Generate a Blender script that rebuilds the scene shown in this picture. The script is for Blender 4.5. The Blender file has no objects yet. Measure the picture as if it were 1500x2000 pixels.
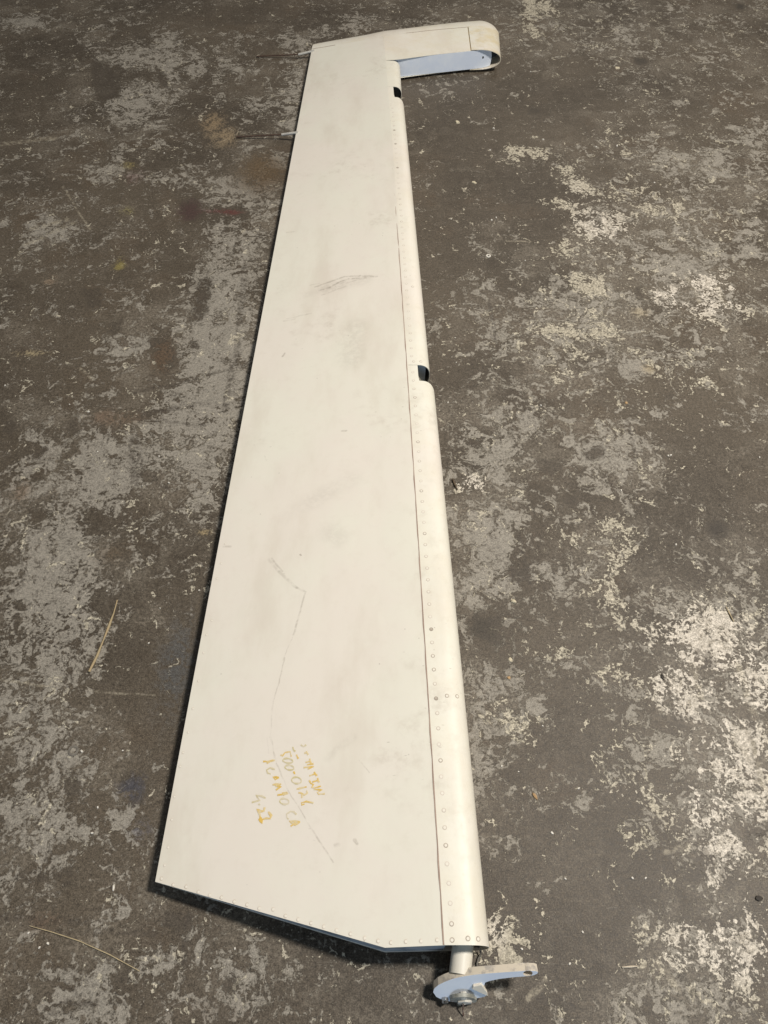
import bpy, bmesh, math, random
import numpy as np
from mathutils import Vector, Matrix
from mathutils.bvhtree import BVHTree

random.seed(7)
R = math.radians
scene = bpy.context.scene
C = scene.collection

# ------------------------------------------------------------------ camera
CAM_H, PITCH, FPX = 1.5, R(55.0), 1503.0
cam_d = bpy.data.cameras.new("camera")
cam = bpy.data.objects.new("camera", cam_d)
C.objects.link(cam)
cam.location = (0, 0, CAM_H)
cam.rotation_euler = (R(90) - PITCH, 0, 0)
cam_d.sensor_fit = 'VERTICAL'
cam_d.sensor_height = 34.6
cam_d.lens = FPX * 34.6 / 2000.0
cam_d.clip_start = 0.01
cam_d.clip_end = 200
scene.camera = cam

# ------------------------------------------------------------------ world + lamps + exposure
world = bpy.data.worlds.new("World")
scene.world = world
world.use_nodes = True
bg = world.node_tree.nodes["Background"]
bg.inputs[0].default_value = (0.92, 0.95, 1.0, 1)
bg.inputs[1].default_value = 0.085

def area(name, loc, target, sx, sy, power, col):
    d = bpy.data.lights.new(name, 'AREA')
    d.shape = 'RECTANGLE'
    d.size, d.size_y = sx, sy
    d.energy = power
    d.color = col
    o = bpy.data.objects.new(name, d)
    C.objects.link(o)
    o.location = loc
    v = Vector(target) - Vector(loc)
    o.rotation_euler = v.to_track_quat('-Z', 'Y').to_euler()
    return o

area("hangar_lamp_near", (2.3, 1.05, 4.6), (0.2, 1.2, 0), 0.5, 0.7, 292, (1.0, 0.935, 0.85))
area("hangar_lamp_far", (1.6, 6.5, 4.8), (0.2, 1.6, 0), 0.9, 2.4, 62, (1.0, 0.935, 0.85))
area("open_hangar_door", (0.3, -6.5, 2.4), (0.0, 1.0, 0.3), 5.0, 4.2, 175, (0.62, 0.80, 1.0))

scene.view_settings.view_transform = 'Standard'
scene.view_settings.look = 'None'
scene.view_settings.exposure = 0.0
scene.view_settings.gamma = 1.0

# ------------------------------------------------------------------ survey helpers (photo measurement -> place in metres)
_sp, _cp = math.sin(PITCH), math.cos(PITCH)
def ray(u, v):
    x, y = (u - 750.0) / FPX, (v - 1000.0) / FPX
    return Vector((x, _cp - y * _sp, -_sp - y * _cp))
def W(u, v, z=0.0):
    d = ray(u, v)
    t = (CAM_H - z) / (-d.z)
    return Vector((d.x * t, d.y * t, z))
def W_np(P):
    P = np.asarray(P, float)
    x, y = (P[:, 0] - 750.0) / FPX, (P[:, 1] - 1000.0) / FPX
    dy, dz = _cp - y * _sp, -_sp - y * _cp
    t = CAM_H / (-dz)
    return np.stack([x * t, dy * t], 1)

# ------------------------------------------------------------------ node helpers
class NT:
    def __init__(self, name):
        self.m = bpy.data.materials.new(name)
        self.m.use_nodes = True
        self.t = self.m.node_tree
        self.b = self.t.nodes["Principled BSDF"]
        self.co = None
    def n(self, kind, **kw):
        nd = self.t.nodes.new(kind)
        for k, v in kw.items():
            setattr(nd, k, v)
        return nd
    def lk(self, a, b):
        self.t.links.new(a, b)
    def put(self, sock, v):
        if hasattr(v, 'is_output'):
            self.lk(v, sock)
        else:
            sock.default_value = v
    def obj(self):
        if self.co is None:
            self.co = self.n('ShaderNodeTexCoord').outputs['Object']
        return self.co
    def math(self, op, a, b=None, c=None, clamp=False):
        nd = self.n('ShaderNodeMath', operation=op, use_clamp=clamp)
        self.put(nd.inputs[0], a)
        if b is not None: self.put(nd.inputs[1], b)
        if c is not None: self.put(nd.inputs[2], c)
        return nd.outputs[0]
    def vm(self, op, a, b=None, out=0):
        nd = self.n('ShaderNodeVectorMath', operation=op)
        self.put(nd.inputs[0], a)
        if b is not None:
            if op == 'SCALE': self.put(nd.inputs['Scale'], b)
            else: self.put(nd.inputs[1], b)
        return nd.outputs['Value'] if out == 'Value' else nd.outputs[0]
    def noise(self, vec, scale, detail=4, rough=0.55, dist=0.0, color=False):
        nd = self.n('ShaderNodeTexNoise')
        self.lk(vec, nd.inputs['Vector'])
        nd.inputs['Scale'].default_value = scale
        nd.inputs['Detail'].default_value = detail
        nd.inputs['Roughness'].default_value = rough
        nd.inputs['Distortion'].default_value = dist
        return nd.outputs['Color'] if color else nd.outputs[0]
    def voro(self, vec, scale, feature='F1', out='Distance', rnd=1.0):
        nd = self.n('ShaderNodeTexVoronoi', feature=feature)
        self.lk(vec, nd.inputs['Vector'])
        nd.inputs['Scale'].default_value = scale
        nd.inputs['Randomness'].default_value = rnd
        return nd.outputs[out]
    def step(self, x, a, b):          # smoothstep a..b
        nd = self.n('ShaderNodeMapRange', interpolation_type='SMOOTHSTEP')
        self.put(nd.inputs['Value'], x)
        nd.inputs['From Min'].default_value = a
        nd.inputs['From Max'].default_value = b
        return nd.outputs[0]
    def mix(self, f, a, b, blend='MIX'):
        nd = self.n('ShaderNodeMix', data_type='RGBA', blend_type=blend)
        self.put(nd.inputs[0], f)
        for s, v in ((nd.inputs[6], a), (nd.inputs[7], b)):
            if hasattr(v, 'is_output'): self.lk(v, s)
            else: s.default_value = (v[0], v[1], v[2], 1)
        return nd.outputs[2]
    def scale_vec(self, vec, s, rot=(0, 0, 0)):
        nd = self.n('ShaderNodeMapping')
        self.lk(vec, nd.inputs[0])
        nd.inputs['Scale'].default_value = s
        nd.inputs['Rotation'].default_value = rot
        return nd.outputs[0]
    def bump(self, h, strength, dist, normal=None):
        nd = self.n('ShaderNodeBump')
        self.lk(h, nd.inputs['Height'])
        nd.inputs['Strength'].default_value = strength
        nd.inputs['Distance'].default_value = dist
        if normal is not None: self.lk(normal, nd.inputs['Normal'])
        return nd.outputs[0]
    def seg(self, p, a, b, w, soft):  # 1 within w of segment a-b
        a, b = Vector(a), Vector(b)
        ab = b - a
        pa = self.vm('SUBTRACT', p, tuple(a))
        t = self.vm('DOT_PRODUCT', pa, tuple(ab / max(ab.length_squared, 1e-9)), out='Value')
        t = self.math('MULTIPLY', t, 1.0, clamp=True)
        q = self.vm('SCALE', tuple(ab), t)
        d = self.vm('LENGTH', self.vm('SUBTRACT', pa, q), out='Value')
        return self.math('SUBTRACT', 1.0, self.step(d, w, w + soft))
    def out(self, color=None, rough=None, metal=None, normal=None, spec=None, coat=None, coat_r=None):
        if color is not None:
            if hasattr(color, 'is_output'): self.lk(color, self.b.inputs['Base Color'])
            else: self.b.inputs['Base Color'].default_value = (*color, 1)
        if rough is not None: self.put(self.b.inputs['Roughness'], rough)
        if metal is not None: self.put(self.b.inputs['Metallic'], metal)
        if normal is not None: self.lk(normal, self.b.inputs['Normal'])
        if spec is not None: self.b.inputs['Specular IOR Level'].default_value = spec
        if coat is not None: self.b.inputs['Coat Weight'].default_value = coat
        if coat_r is not None: self.b.inputs['Coat Roughness'].default_value = coat_r
        return self.m

# ------------------------------------------------------------------ object helpers
def tag(o, label=None, cat=None, group=None, kind=None):
    if label: o["label"] = label
    if cat: o["category"] = cat
    if group: o["group"] = group
    if kind: o["kind"] = kind
    return o

def link(name, me, mats, parent=None, smooth=None):
    if not isinstance(mats, (list, tuple)): mats = [mats]
    for m in mats: me.materials.append(m)
    if smooth is not None:
        me.polygons.foreach_set('use_smooth', [True] * len(me.polygons))
        if smooth < 180:
            me.set_sharp_from_angle(angle=R(smooth))
    o = bpy.data.objects.new(name, me)
    C.objects.link(o)
    if parent is not None: o.parent = parent
    return o

def mesh_from(verts, faces, name="m", off=(0, 0, 0)):
    me = bpy.data.meshes.new(name)
    off = Vector(off)
    me.from_pydata([tuple(Vector(v) - off) for v in verts], [], faces)
    me.update()
    return me

def bm_mesh(bm, name="m", off=None):
    if off is not None:
        bmesh.ops.translate(bm, verts=bm.verts, vec=-Vector(off))
    bmesh.ops.recalc_face_normals(bm, faces=bm.faces)
    me = bpy.data.meshes.new(name)
    bm.to_mesh(me)
    bm.free()
    return me

def grid_faces(nr, nc, base=0, close=False):
    f = []
    for i in range(nr - 1):
        for j in range(nc - 1 if not close else nc):
            k = (j + 1) % nc
            f.append((base + i * nc + j, base + i * nc + k, base + (i + 1) * nc + k, base + (i + 1) * nc + j))
    return f

def tube(bm, pts, r, seg=10, caps=True, radii=None):
    rings = []
    pts = [Vector(p) for p in pts]
    for i, p in enumerate(pts):
        t = (pts[min(i + 1, len(pts) - 1)] - pts[max(i - 1, 0)]).normalized()
        up = Vector((0, 0, 1)) if abs(t.z) < 0.9 else Vector((1, 0, 0))
        a = t.cross(up).normalized(); b = t.cross(a).normalized()
        rr = radii[i] if radii else r
        rings.append([bm.verts.new(p + a * rr * math.cos(2 * math.pi * k / seg) + b * rr * math.sin(2 * math.pi * k / seg)) for k in range(seg)])
    for i in range(len(rings) - 1):
        for k in range(seg):
            bm.faces.new((rings[i][k], rings[i][(k + 1) % seg], rings[i + 1][(k + 1) % seg], rings[i + 1][k]))
    if caps:
        bm.faces.new(rings[0]); bm.faces.new(rings[-1][::-1])

def lerp(a, b, t): return a + (b - a) * t

#FLOOR_DATA_BEGIN
# ------------------------------------------------------------------ where the floor paint is worn, measured on the photograph
def _p(s):
    n = [float(x) for x in s.replace(',', ' ').split()]
    return list(zip(n[0::2], n[1::2]))
# pale crisp flakes
PATCH_B = [_p(s) for s in """
1020,-10 1075,-10 1085,20 1045,35 1060,70 1050,78 1022,62 1030,40 1020,20
985,288 1000,283 1022,283 1060,290 1095,300 1092,305 1070,320 1050,312 1030,303 1010,322 985,325 975,318 988,305
1090,325 1110,320 1125,345 1160,360 1165,375 1140,388 1105,380 1102,362 1095,345
1070,395 1100,390 1130,395 1130,415 1120,430 1107,418 1085,405
1130,420 1140,408 1155,410 1152,425 1175,440 1172,410 1182,405 1195,425 1215,418 1222,455 1205,450 1195,462 1170,470 1140,468 1120,455 1132,450 1115,440
1088,485 1105,475 1138,480 1135,490 1100,495
1190,365 1215,372 1250,368 1258,375 1230,378 1200,380
1240,410 1260,392 1295,405 1300,420 1280,415 1250,420
1310,395 1330,390 1333,430 1322,432
1232,265 1245,272 1268,285 1255,297 1245,285
1183,238 1190,245 1198,258 1190,260
1210,292 1218,293 1226,308 1220,308
1345,560 1370,545 1395,555 1415,585 1425,602 1400,605 1375,598 1365,575
1290,570 1315,557 1320,562 1305,575 1315,597 1300,590
1360,612 1380,598 1390,608 1370,620
1455,610 1465,608 1462,618 1450,618
1485,598 1500,605 1510,625 1495,620
1100,540 1120,528 1150,535 1195,540 1195,575 1170,580 1135,570 1110,560
1040,645 1065,635 1100,632 1140,650 1145,668 1100,660 1060,655
1105,660 1140,690 1145,702 1120,690 1100,670
1155,610 1170,600 1180,630 1210,640 1210,655 1185,675 1155,650 1150,625
1060,710 1078,695 1085,715 1105,725 1100,745 1080,738
1300,715 1330,705 1350,710 1340,720 1320,725 1325,740 1305,742
1340,742 1380,730 1400,745 1375,755 1342,765
895,935 930,930 945,945 920,960 905,955
1110,1045 1120,1042 1130,1060 1135,1075 1145,1080 1130,1072 1112,1058
1122,1088 1130,1085 1140,1108 1155,1118 1145,1117 1132,1110
1185,1040 1200,1028 1235,1030 1240,1060 1230,1085 1215,1110 1185,1118 1170,1090 1195,1080 1195,1055
1158,1150 1165,1135 1190,1122 1192,1135 1180,1142 1195,1155 1190,1165 1178,1158 1160,1158
1200,1180 1212,1178 1215,1195 1232,1208 1215,1212 1222,1222 1210,1225 1202,1205
1232,1222 1260,1225 1280,1230 1305,1240 1300,1252 1280,1245 1275,1255 1258,1240
1310,1235 1330,1210 1370,1195 1410,1190 1420,1215 1470,1215 1485,1240 1475,1280 1440,1260 1430,1300 1390,1300 1350,1300 1330,1260 1315,1250
1300,1325 1340,1320 1360,1360 1350,1390 1320,1385 1310,1350
1083,1245 1105,1243 1107,1258 1098,1268 1085,1260
1198,1303 1210,1312 1235,1315 1240,1325 1232,1345 1210,1348 1205,1330
960,1370 990,1368 985,1390 1015,1405 1030,1440 1030,1455 1000,1440 985,1425 990,1400 960,1390
1280,1335 1300,1360 1300,1390 1285,1365
1168,1470 1180,1468 1182,1490 1168,1492
1190,1465 1207,1460 1200,1478
1420,1430 1460,1410 1480,1480 1490,1500 1440,1500
1440,1300 1510,1300 1510,1380 1470,1370
1185,1530 1200,1518 1220,1530 1215,1545 1225,1565 1215,1575 1205,1552 1192,1552
1225,1500 1260,1520 1290,1580 1300,1600 1280,1590 1250,1540
1220,1630 1245,1640 1235,1652
1260,1615 1275,1640 1265,1655
948,1745 965,1750 980,1790 995,1820 1000,1860 980,1885 945,1880 925,1870 945,1840
990,1778 1000,1790 1008,1800 1000,1802
1380,1620 1420,1615 1430,1650 1410,1720 1400,1740 1395,1700 1385,1660
1400,1500 1510,1500 1510,1600 1440,1570 1420,1530
1290,1820 1330,1810 1350,1850 1380,1860 1360,1890 1320,1880
1420,1820 1470,1810 1490,1860 1480,1890 1450,1860
1310,1720 1330,1730 1330,1745 1318,1740
1400,1640 1510,1640 1510,1700 1450,1680
1265,1893 1275,1895 1300,1980 1290,1990
1395,1900 1410,1905 1425,1930 1412,1933
1450,1925 1470,1920 1480,1950 1465,1965
""".strip().splitlines()]
# mid grey worn areas
PATCH_A = [_p(s) for s in """
1265,290 1300,285 1330,330 1310,345 1280,320
1370,300 1400,290 1430,335 1420,345 1385,330
1440,250 1510,240 1510,300 1480,310 1450,280
1200,60 1230,55 1240,85 1205,80
1355,485 1380,478 1400,490 1420,510 1380,515
1430,490 1440,470 1470,460 1480,475 1500,500 1440,505
1285,500 1330,500 1390,520 1385,535 1350,545 1300,545 1290,520
1195,695 1230,705 1260,728 1240,738 1205,715
1350,695 1370,685 1375,715 1350,730
1115,862 1200,845 1255,850 1272,878 1275,920 1230,945 1180,940 1150,930 1120,915
945,815 1000,818 1050,815 1050,845 1000,855 965,850
1260,805 1300,795 1315,780 1322,800 1312,820 1280,818 1250,825
905,560 925,545 940,570 975,580 960,610 930,595
920,610 945,625 985,660 965,680 940,650
860,580 875,570 890,600 868,625 850,600
850,620 862,615 860,650 845,668 840,640
900,865 960,860 1010,880 1000,940 940,925 905,905
900,1000 1010,1000 1010,1060 1040,1100 1030,1120 990,1110 960,1200 920,1200 900,1230
880,1120 920,1110 960,1150 940,1200 905,1190
1080,1115 1105,1115 1110,1135 1135,1150 1130,1180 1090,1175 1055,1160 1055,1150 1085,1150
1055,1315 1090,1302 1118,1303 1130,1325 1138,1328 1130,1332 1100,1335 1070,1335
1215,1430 1280,1425 1310,1440 1320,1500 1220,1500
905,1360 920,1370 945,1410 940,1420 905,1400
920,1330 975,1330 985,1370 1020,1350 1060,1370 1080,1420 1030,1440 960,1500 925,1480
1030,1555 1075,1555 1110,1545 1130,1530 1150,1550 1140,1580 1110,1590 1075,1580 1040,1570
1190,1970 1300,1950 1360,1930 1420,1980 1420,2040 1190,2040
930,1520 960,1530 970,1600 955,1620 935,1580
960,1650 975,1620 1000,1630 1010,1680 990,1690
295,60 330,55 352,62 360,80 355,100 350,160 352,170 340,185 310,170 300,125 250,130 210,125 200,118 240,100 300,85
365,85 400,92 398,115 402,135 390,155 365,160 370,135 365,110
425,90 435,88 438,120 435,160 425,150
240,180 270,165 300,165 340,188 330,205 295,215 300,250 305,255 285,245 250,240 210,220 215,205
420,180 435,185 430,205 420,208
230,285 240,270 258,268 240,290 235,297
258,285 270,275 278,268 275,285 265,290
300,275 315,262 330,280 320,290 295,290
355,272 365,260 375,275 385,285 370,288
190,325 225,315 230,330 210,348 190,350
265,345 285,360 290,378 270,380
320,335 350,328 375,350 400,352 450,345 480,335 520,340 510,400 440,405 400,400 395,385 360,370 330,355
0,30 80,30 95,50 60,60 0,55
50,440 80,430 145,435 140,455 75,480 50,470
410,450 440,430 470,450 510,440 520,480 500,520 400,510
525,72 560,65 610,78 612,95 585,108 560,100 545,85
455,62 465,58 472,75 468,100 480,120 473,125 462,100
482,68 498,65 492,92 485,95
503,64 520,62 522,85 515,90 510,82 504,88
450,130 470,128 478,140 472,155 455,145
480,128 495,122 497,135 482,155
555,135 580,130 595,145 585,200 580,250 565,260 550,250 545,230 552,190 560,160
465,220 480,195 500,185 520,190 530,182 520,205 505,230 490,225 475,215
468,287 480,282 502,288 490,300 472,298
540,300 565,300 550,370 535,440 505,430 505,380 522,340
650,45 680,30 735,30 740,48 700,55 660,62
620,60 640,45 650,55 640,70
830,30 845,20 862,45 880,30 890,40 875,60 850,70 835,55
835,155 870,145 895,150 898,175 890,200 880,205 855,205 865,190 850,175
835,180 848,178 850,188 838,190
920,150 935,148 945,165 950,175 938,182 925,170
825,330 840,325 845,350 832,365
905,460 925,455 930,490 915,495
900,540 920,530 950,545 940,560 910,565
370,540 400,515 510,520 480,700 450,960 380,980 340,900 300,830 320,780 380,740 360,700 350,640 370,600
210,660 320,645 300,670 285,700 240,720 215,700
250,590 280,580 275,610 255,620
110,960 170,850 250,860 300,900 250,960 150,1000
60,860 130,850 110,900 60,920
80,1030 140,1020 180,1080 190,1160 200,1240 160,1300 120,1350 60,1330 80,1250 30,1180
10,1250 60,1260 70,1330 40,1380 0,1390
30,1400 80,1380 70,1440 40,1500 0,1480
140,1510 165,1500 160,1560 148,1560
220,1560 250,1555 265,1600 240,1640 225,1620
0,1560 60,1540 110,1590 150,1620 120,1680 60,1700 0,1690
100,1930 180,1910 240,1930 250,1990 180,2000 130,1980
380,1840 420,1820 440,1870 400,1900 370,1880
470,1890 500,1880 520,1930 480,1940
""".strip().splitlines()]
# dark blots and smooth dark paint
PATCH_D = [_p(s) for s in """
1381,1022 1395,1015 1420,1020 1424,1040 1405,1055 1385,1045
1240,112 1262,112 1262,126 1240,126
1440,8 1455,8 1455,18 1440,18
1035,212 1055,212 1055,222 1035,222
1302,768 1312,772 1308,780 1300,776
1385,400 1385,400
925,1205 965,1195 980,1200 975,1250 940,1255 925,1225
990,1105 1010,1100 1032,1115 1030,1130 1000,1135
1050,890 1075,900 1100,915 1085,930 1060,925
1140,885 1175,870 1180,890 1150,898
1105,968 1125,972 1118,990 1100,982
1250,1110 1275,1110 1265,1130 1250,1128
1310,540 1325,540 1328,560 1315,560
1240,560 1258,562 1255,588 1245,582
290,665 320,655 345,680 345,715 320,738 305,710
160,565 195,560 200,600 175,600
210,630 240,625 240,645 215,655
390,540 415,545 405,600 395,625 370,630 385,590
372,670 385,665 386,680 374,682
350,395 380,385 390,400 378,440 365,430 352,415
180,118 205,125 235,155 230,190 200,195 180,165
305,130 320,140 330,170 315,170
105,1705 130,1702 150,1720 148,1735 115,1732
230,1510 280,1500 285,1560 250,1570
125,1510 148,1500 155,1560 135,1570
198,1865 215,1845 220,1860 210,1875
325,1780 365,1780 370,1810 340,1830 325,1810
435,1920 455,1905 460,1930 445,1940
222,1910 235,1905 250,1890 245,1920 230,1928
1180,1640 1200,1620 1215,1640 1200,1660
1345,1700 1380,1640 1385,1690 1370,1720 1340,1718
1415,1705 1440,1710 1430,1745 1415,1740
1365,1270 1390,1275 1395,1310 1370,1320
1275,1410 1330,1400 1350,1430 1330,1440 1290,1420
70,880 85,878 80,900 65,895
8,825 35,820 35,845 15,850
130,840 145,815 155,840 140,850
""".strip().splitlines() if len(s.split()) > 2]
# soft regional tendency: (u, v, ru, rv, amount)   + more wear, - smooth dark paint
BIAS = [(1250, 600, 260, 240, .22), (1420, 1200, 110, 260, .2), (1420, 1650, 130, 300, .2), (960, 1100, 80, 300, .22), (1180, 1130, 120, 110, .2), (1300, 1900, 220, 110, .15), (1300, 330, 220, 160, .18), (1150, 60, 250, 80, .12), (1180, 1350, 150, 120, .12), (930, 1650, 60, 160, .1), 
 (900, 250, 110, 150, -.55), (880, 480, 80, 110, -.35), (1050, 390, 60, 70, -.55), (1110, 190, 90, 90, -.45), (1360, 200, 110, 90, -.2),
 (1390, 900, 100, 110, -.60), (1330, 760, 60, 50, -.35), (1110, 1250, 110, 60, -.25), (1130, 1420, 110, 80, -.40), (1090, 1700, 160, 140, -.45), (1140, 1850, 110, 80, -.42),
 (1000, 1480, 50, 60, -.2), (1030, 1060, 60, 60, -.2), (870, 720, 50, 60, -.4), (1000, 560, 60, 50, .1), (1080, 620, 90, 70, .25), (1170, 620, 110, 80, .35), (1000, 760, 110, 90, .30),
 (1190, 880, 90, 70, .25), (950, 1010, 70, 100, .35), (1400, 1180, 90, 80, .25), (1400, 1400, 110, 120, .35), (1420, 1650, 110, 150, .40), (1380, 1900, 140, 100, .35),
 (1050, 60, 80, 60, .25), (1200, 90, 80, 60, .2), (1440, 350, 80, 150, .25), (1320, 470, 80, 60, .25), (1400, 100, 100, 70, .15),
 (430, 760, 110, 180, .55), (150, 930, 160, 120, .35), (90, 1150, 110, 160, .40), (90, 1400, 90, 120, .25), (120, 1600, 140, 120, .30), (250, 1900, 220, 120, .22), (480, 1900, 150, 80, .12),
 (330, 1330, 90, 140, -.60), (300, 1100, 70, 70, -.15), (180, 600, 140, 90, -.10), (60, 700, 80, 60, -.2), (420, 250, 70, 60, -.35), (440, 40, 110, 40, -.45), (60, 180, 90, 80, -.25),
 (300, 420, 90, 50, -.25), (100, 420, 110, 60, .10), (270, 110, 110, 60, .15), (250, 210, 110, 50, .2), (640, 20, 160, 30, -.1), (900, 15, 60, 30, -.1), (550, 200, 50, 100, .1),
 (700, 1930, 150, 60, -.1)]
FINE = [(110, 1250, 180, 300, .7), (200, 1750, 300, 250, .7), (400, 800, 150, 180, .5), (1400, 1350, 150, 220, .8), (1400, 1700, 160, 260, .9), (1300, 1900, 200, 120, .7), (250, 150, 250, 120, .5), (980, 1820, 60, 70, .9), (150, 430, 200, 90, .5), (1250, 150, 220, 130, .4), (600, 1930, 300, 80, .5)]
WHITE = [(1230, 480, 230, 260, .22), (1380, 400, 120, 300, .15), (1400, 1500, 190, 480, .5), (1250, 1250, 200, 300, .2), (1200, 560, 260, 200, .25), (1330, 1850, 180, 180, .25), (960, 1000, 90, 160, .12), (1180, 1080, 80, 120, .15), (1080, 40, 120, 60, .2), (1220, 90, 100, 80, .15), (1390, 575, 60, 45, .9), (1300, 578, 22, 28, .7), (1400, 1250, 100, 70, .8), (1330, 1355, 40, 50, .8), (1470, 1340, 50, 60, .7), (1170, 440, 70, 40, .55), (1125, 365, 45, 40, .35), (1030, 300, 60, 25, .3),
         (970, 1820, 40, 70, .75), (1420, 1550, 90, 90, .55), (1405, 1680, 40, 70, .6), (1440, 1850, 80, 90, .45), (920, 945, 40, 25, .9), (1000, 1400, 45, 45, .35), (1220, 1550, 40, 40, .4), (1320, 1850, 60, 60, .35), (1450, 1450, 50, 60, .6)]
TINT = [(1402, 1035, 23, 20, (.050, .042, .033), .9), (1249, 119, 15, 9, (.055, .047, .036), .8), (1446, 12, 14, 8, (.05, .043, .033), .8), (1044, 216, 13, 7, (.06, .05, .038), .7), (520, 345, 70, 40, (.088, .060, .034), .75), (985, 1260, 40, 60, (.06, .05, .037), .4), (940, 1225, 26, 34, (.05, .042, .031), .7), (252, 322, 16, 9, (.27, .22, .08), .55), (247, 414, 17, 10, (.25, .22, .08), .5), (233, 517, 12, 15, (.30, .25, .07), .6), (96, 549, 14, 12, (.30, .22, .15), .5), (372, 412, 28, 24, (.068, .040, .036), .85), (425, 412, 26, 5, (.115, .030, .030), .6),
        (455, 415, 20, 6, (.12, .025, .025), .6), (262, 345, 22, 16, (.13, .075, .068), .5), (440, 268, 34, 20, (.34, .26, .16), .6), (415, 240, 26, 22, (.30, .22, .13), .6), (510, 330, 40, 35, (.125, .085, .045), .6), (318, 695, 28, 38, (.115, .072, .042), .6), (230, 818, 60, 18, (.17, .12, .08), .5),
        (60, 690, 40, 6, (.46, .38, .23), .5), (345, 1300, 42, 110, (.075, .083, .090), .55), (258, 1540, 30, 30, (.055, .060, .085), .6), (275, 1620, 26, 24, (.075, .075, .10), .5), (212, 1085, 34, 26, (.115, .085, .055), .6), (85, 1800, 45, 25, (.12, .085, .058), .6),  # tall dark bluish patch by the thin edge is painted daylight sheen
        (400, 1040, 14, 6, (.46, .36, .20), .6), (42, 960, 18, 26, (.19, .13, .085), .5), (200, 815, 22, 14, (.20, .145, .105), .5), (1250, 610, 20, 12, (.36, .30, .20), .6), (1268, 720, 16, 10, (.36, .29, .18), .6), (1110, 1795, 10, 16, (.10, .085, .07), .3), (395, 1980, 120, 30, (.12, .095, .075), .35)]
MARK_DARK = [((258, 769), (375, 742), .008), ((375, 742), (488, 712), .006), ((262, 816), (410, 785), .010), ((262, 820), (400, 830), .006), ((478, 520), (462, 690), .010), ((462, 690), (440, 800), .010), ((0, 1793), (170, 1799), .006), ((110, 1818), (335, 1822), .005), ((372, 1775), (358, 1890), .006),
             ((120, 1955), (240, 1962), .004), ((260, 860), (268, 940), .018), ((955, 590), (975, 690), .006), ((1225, 820), (1245, 900), .005), ((1010, 1040), (1035, 1140), .006), ((1265, 1010), (1272, 1090), .006), ((1465, 1400), (1480, 1520), .008), ((1335, 1405), (1368, 1395), .005), ((1455, 1640), (1500, 1630), .014), ((300, 930), (325, 955), .008), ((1050, 1945), (1120, 1965), .007), ((30, 1715), (110, 1710), .008), ((1330, 1910), (1360, 1950), .008)]
MARK_PALE = [((122, 365), (176, 448), .004), ((50, 478), (145, 435), .009), ((0, 282), (105, 270), .014), ((0, 1329), (130, 1346), .003), ((168, 1347), (300, 1358), .003), ((60, 448), (130, 430), .010), ((985, 470), (1035, 472), .004), ((1440, 1300), (1475, 1400), .008), ((1350, 1290), (1370, 1360), .007), ((1285, 1880), (1325, 1935), .006), ((1300, 1665), (1345, 1655), .006), ((1400, 560), (1420, 600), .010), ((1340, 540), (1365, 590), .008), ((1470, 1450), (1490, 1540), .006), ((155, 720), (180, 740), .006), ((1030, 1950), (1065, 1915), .005)]
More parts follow.
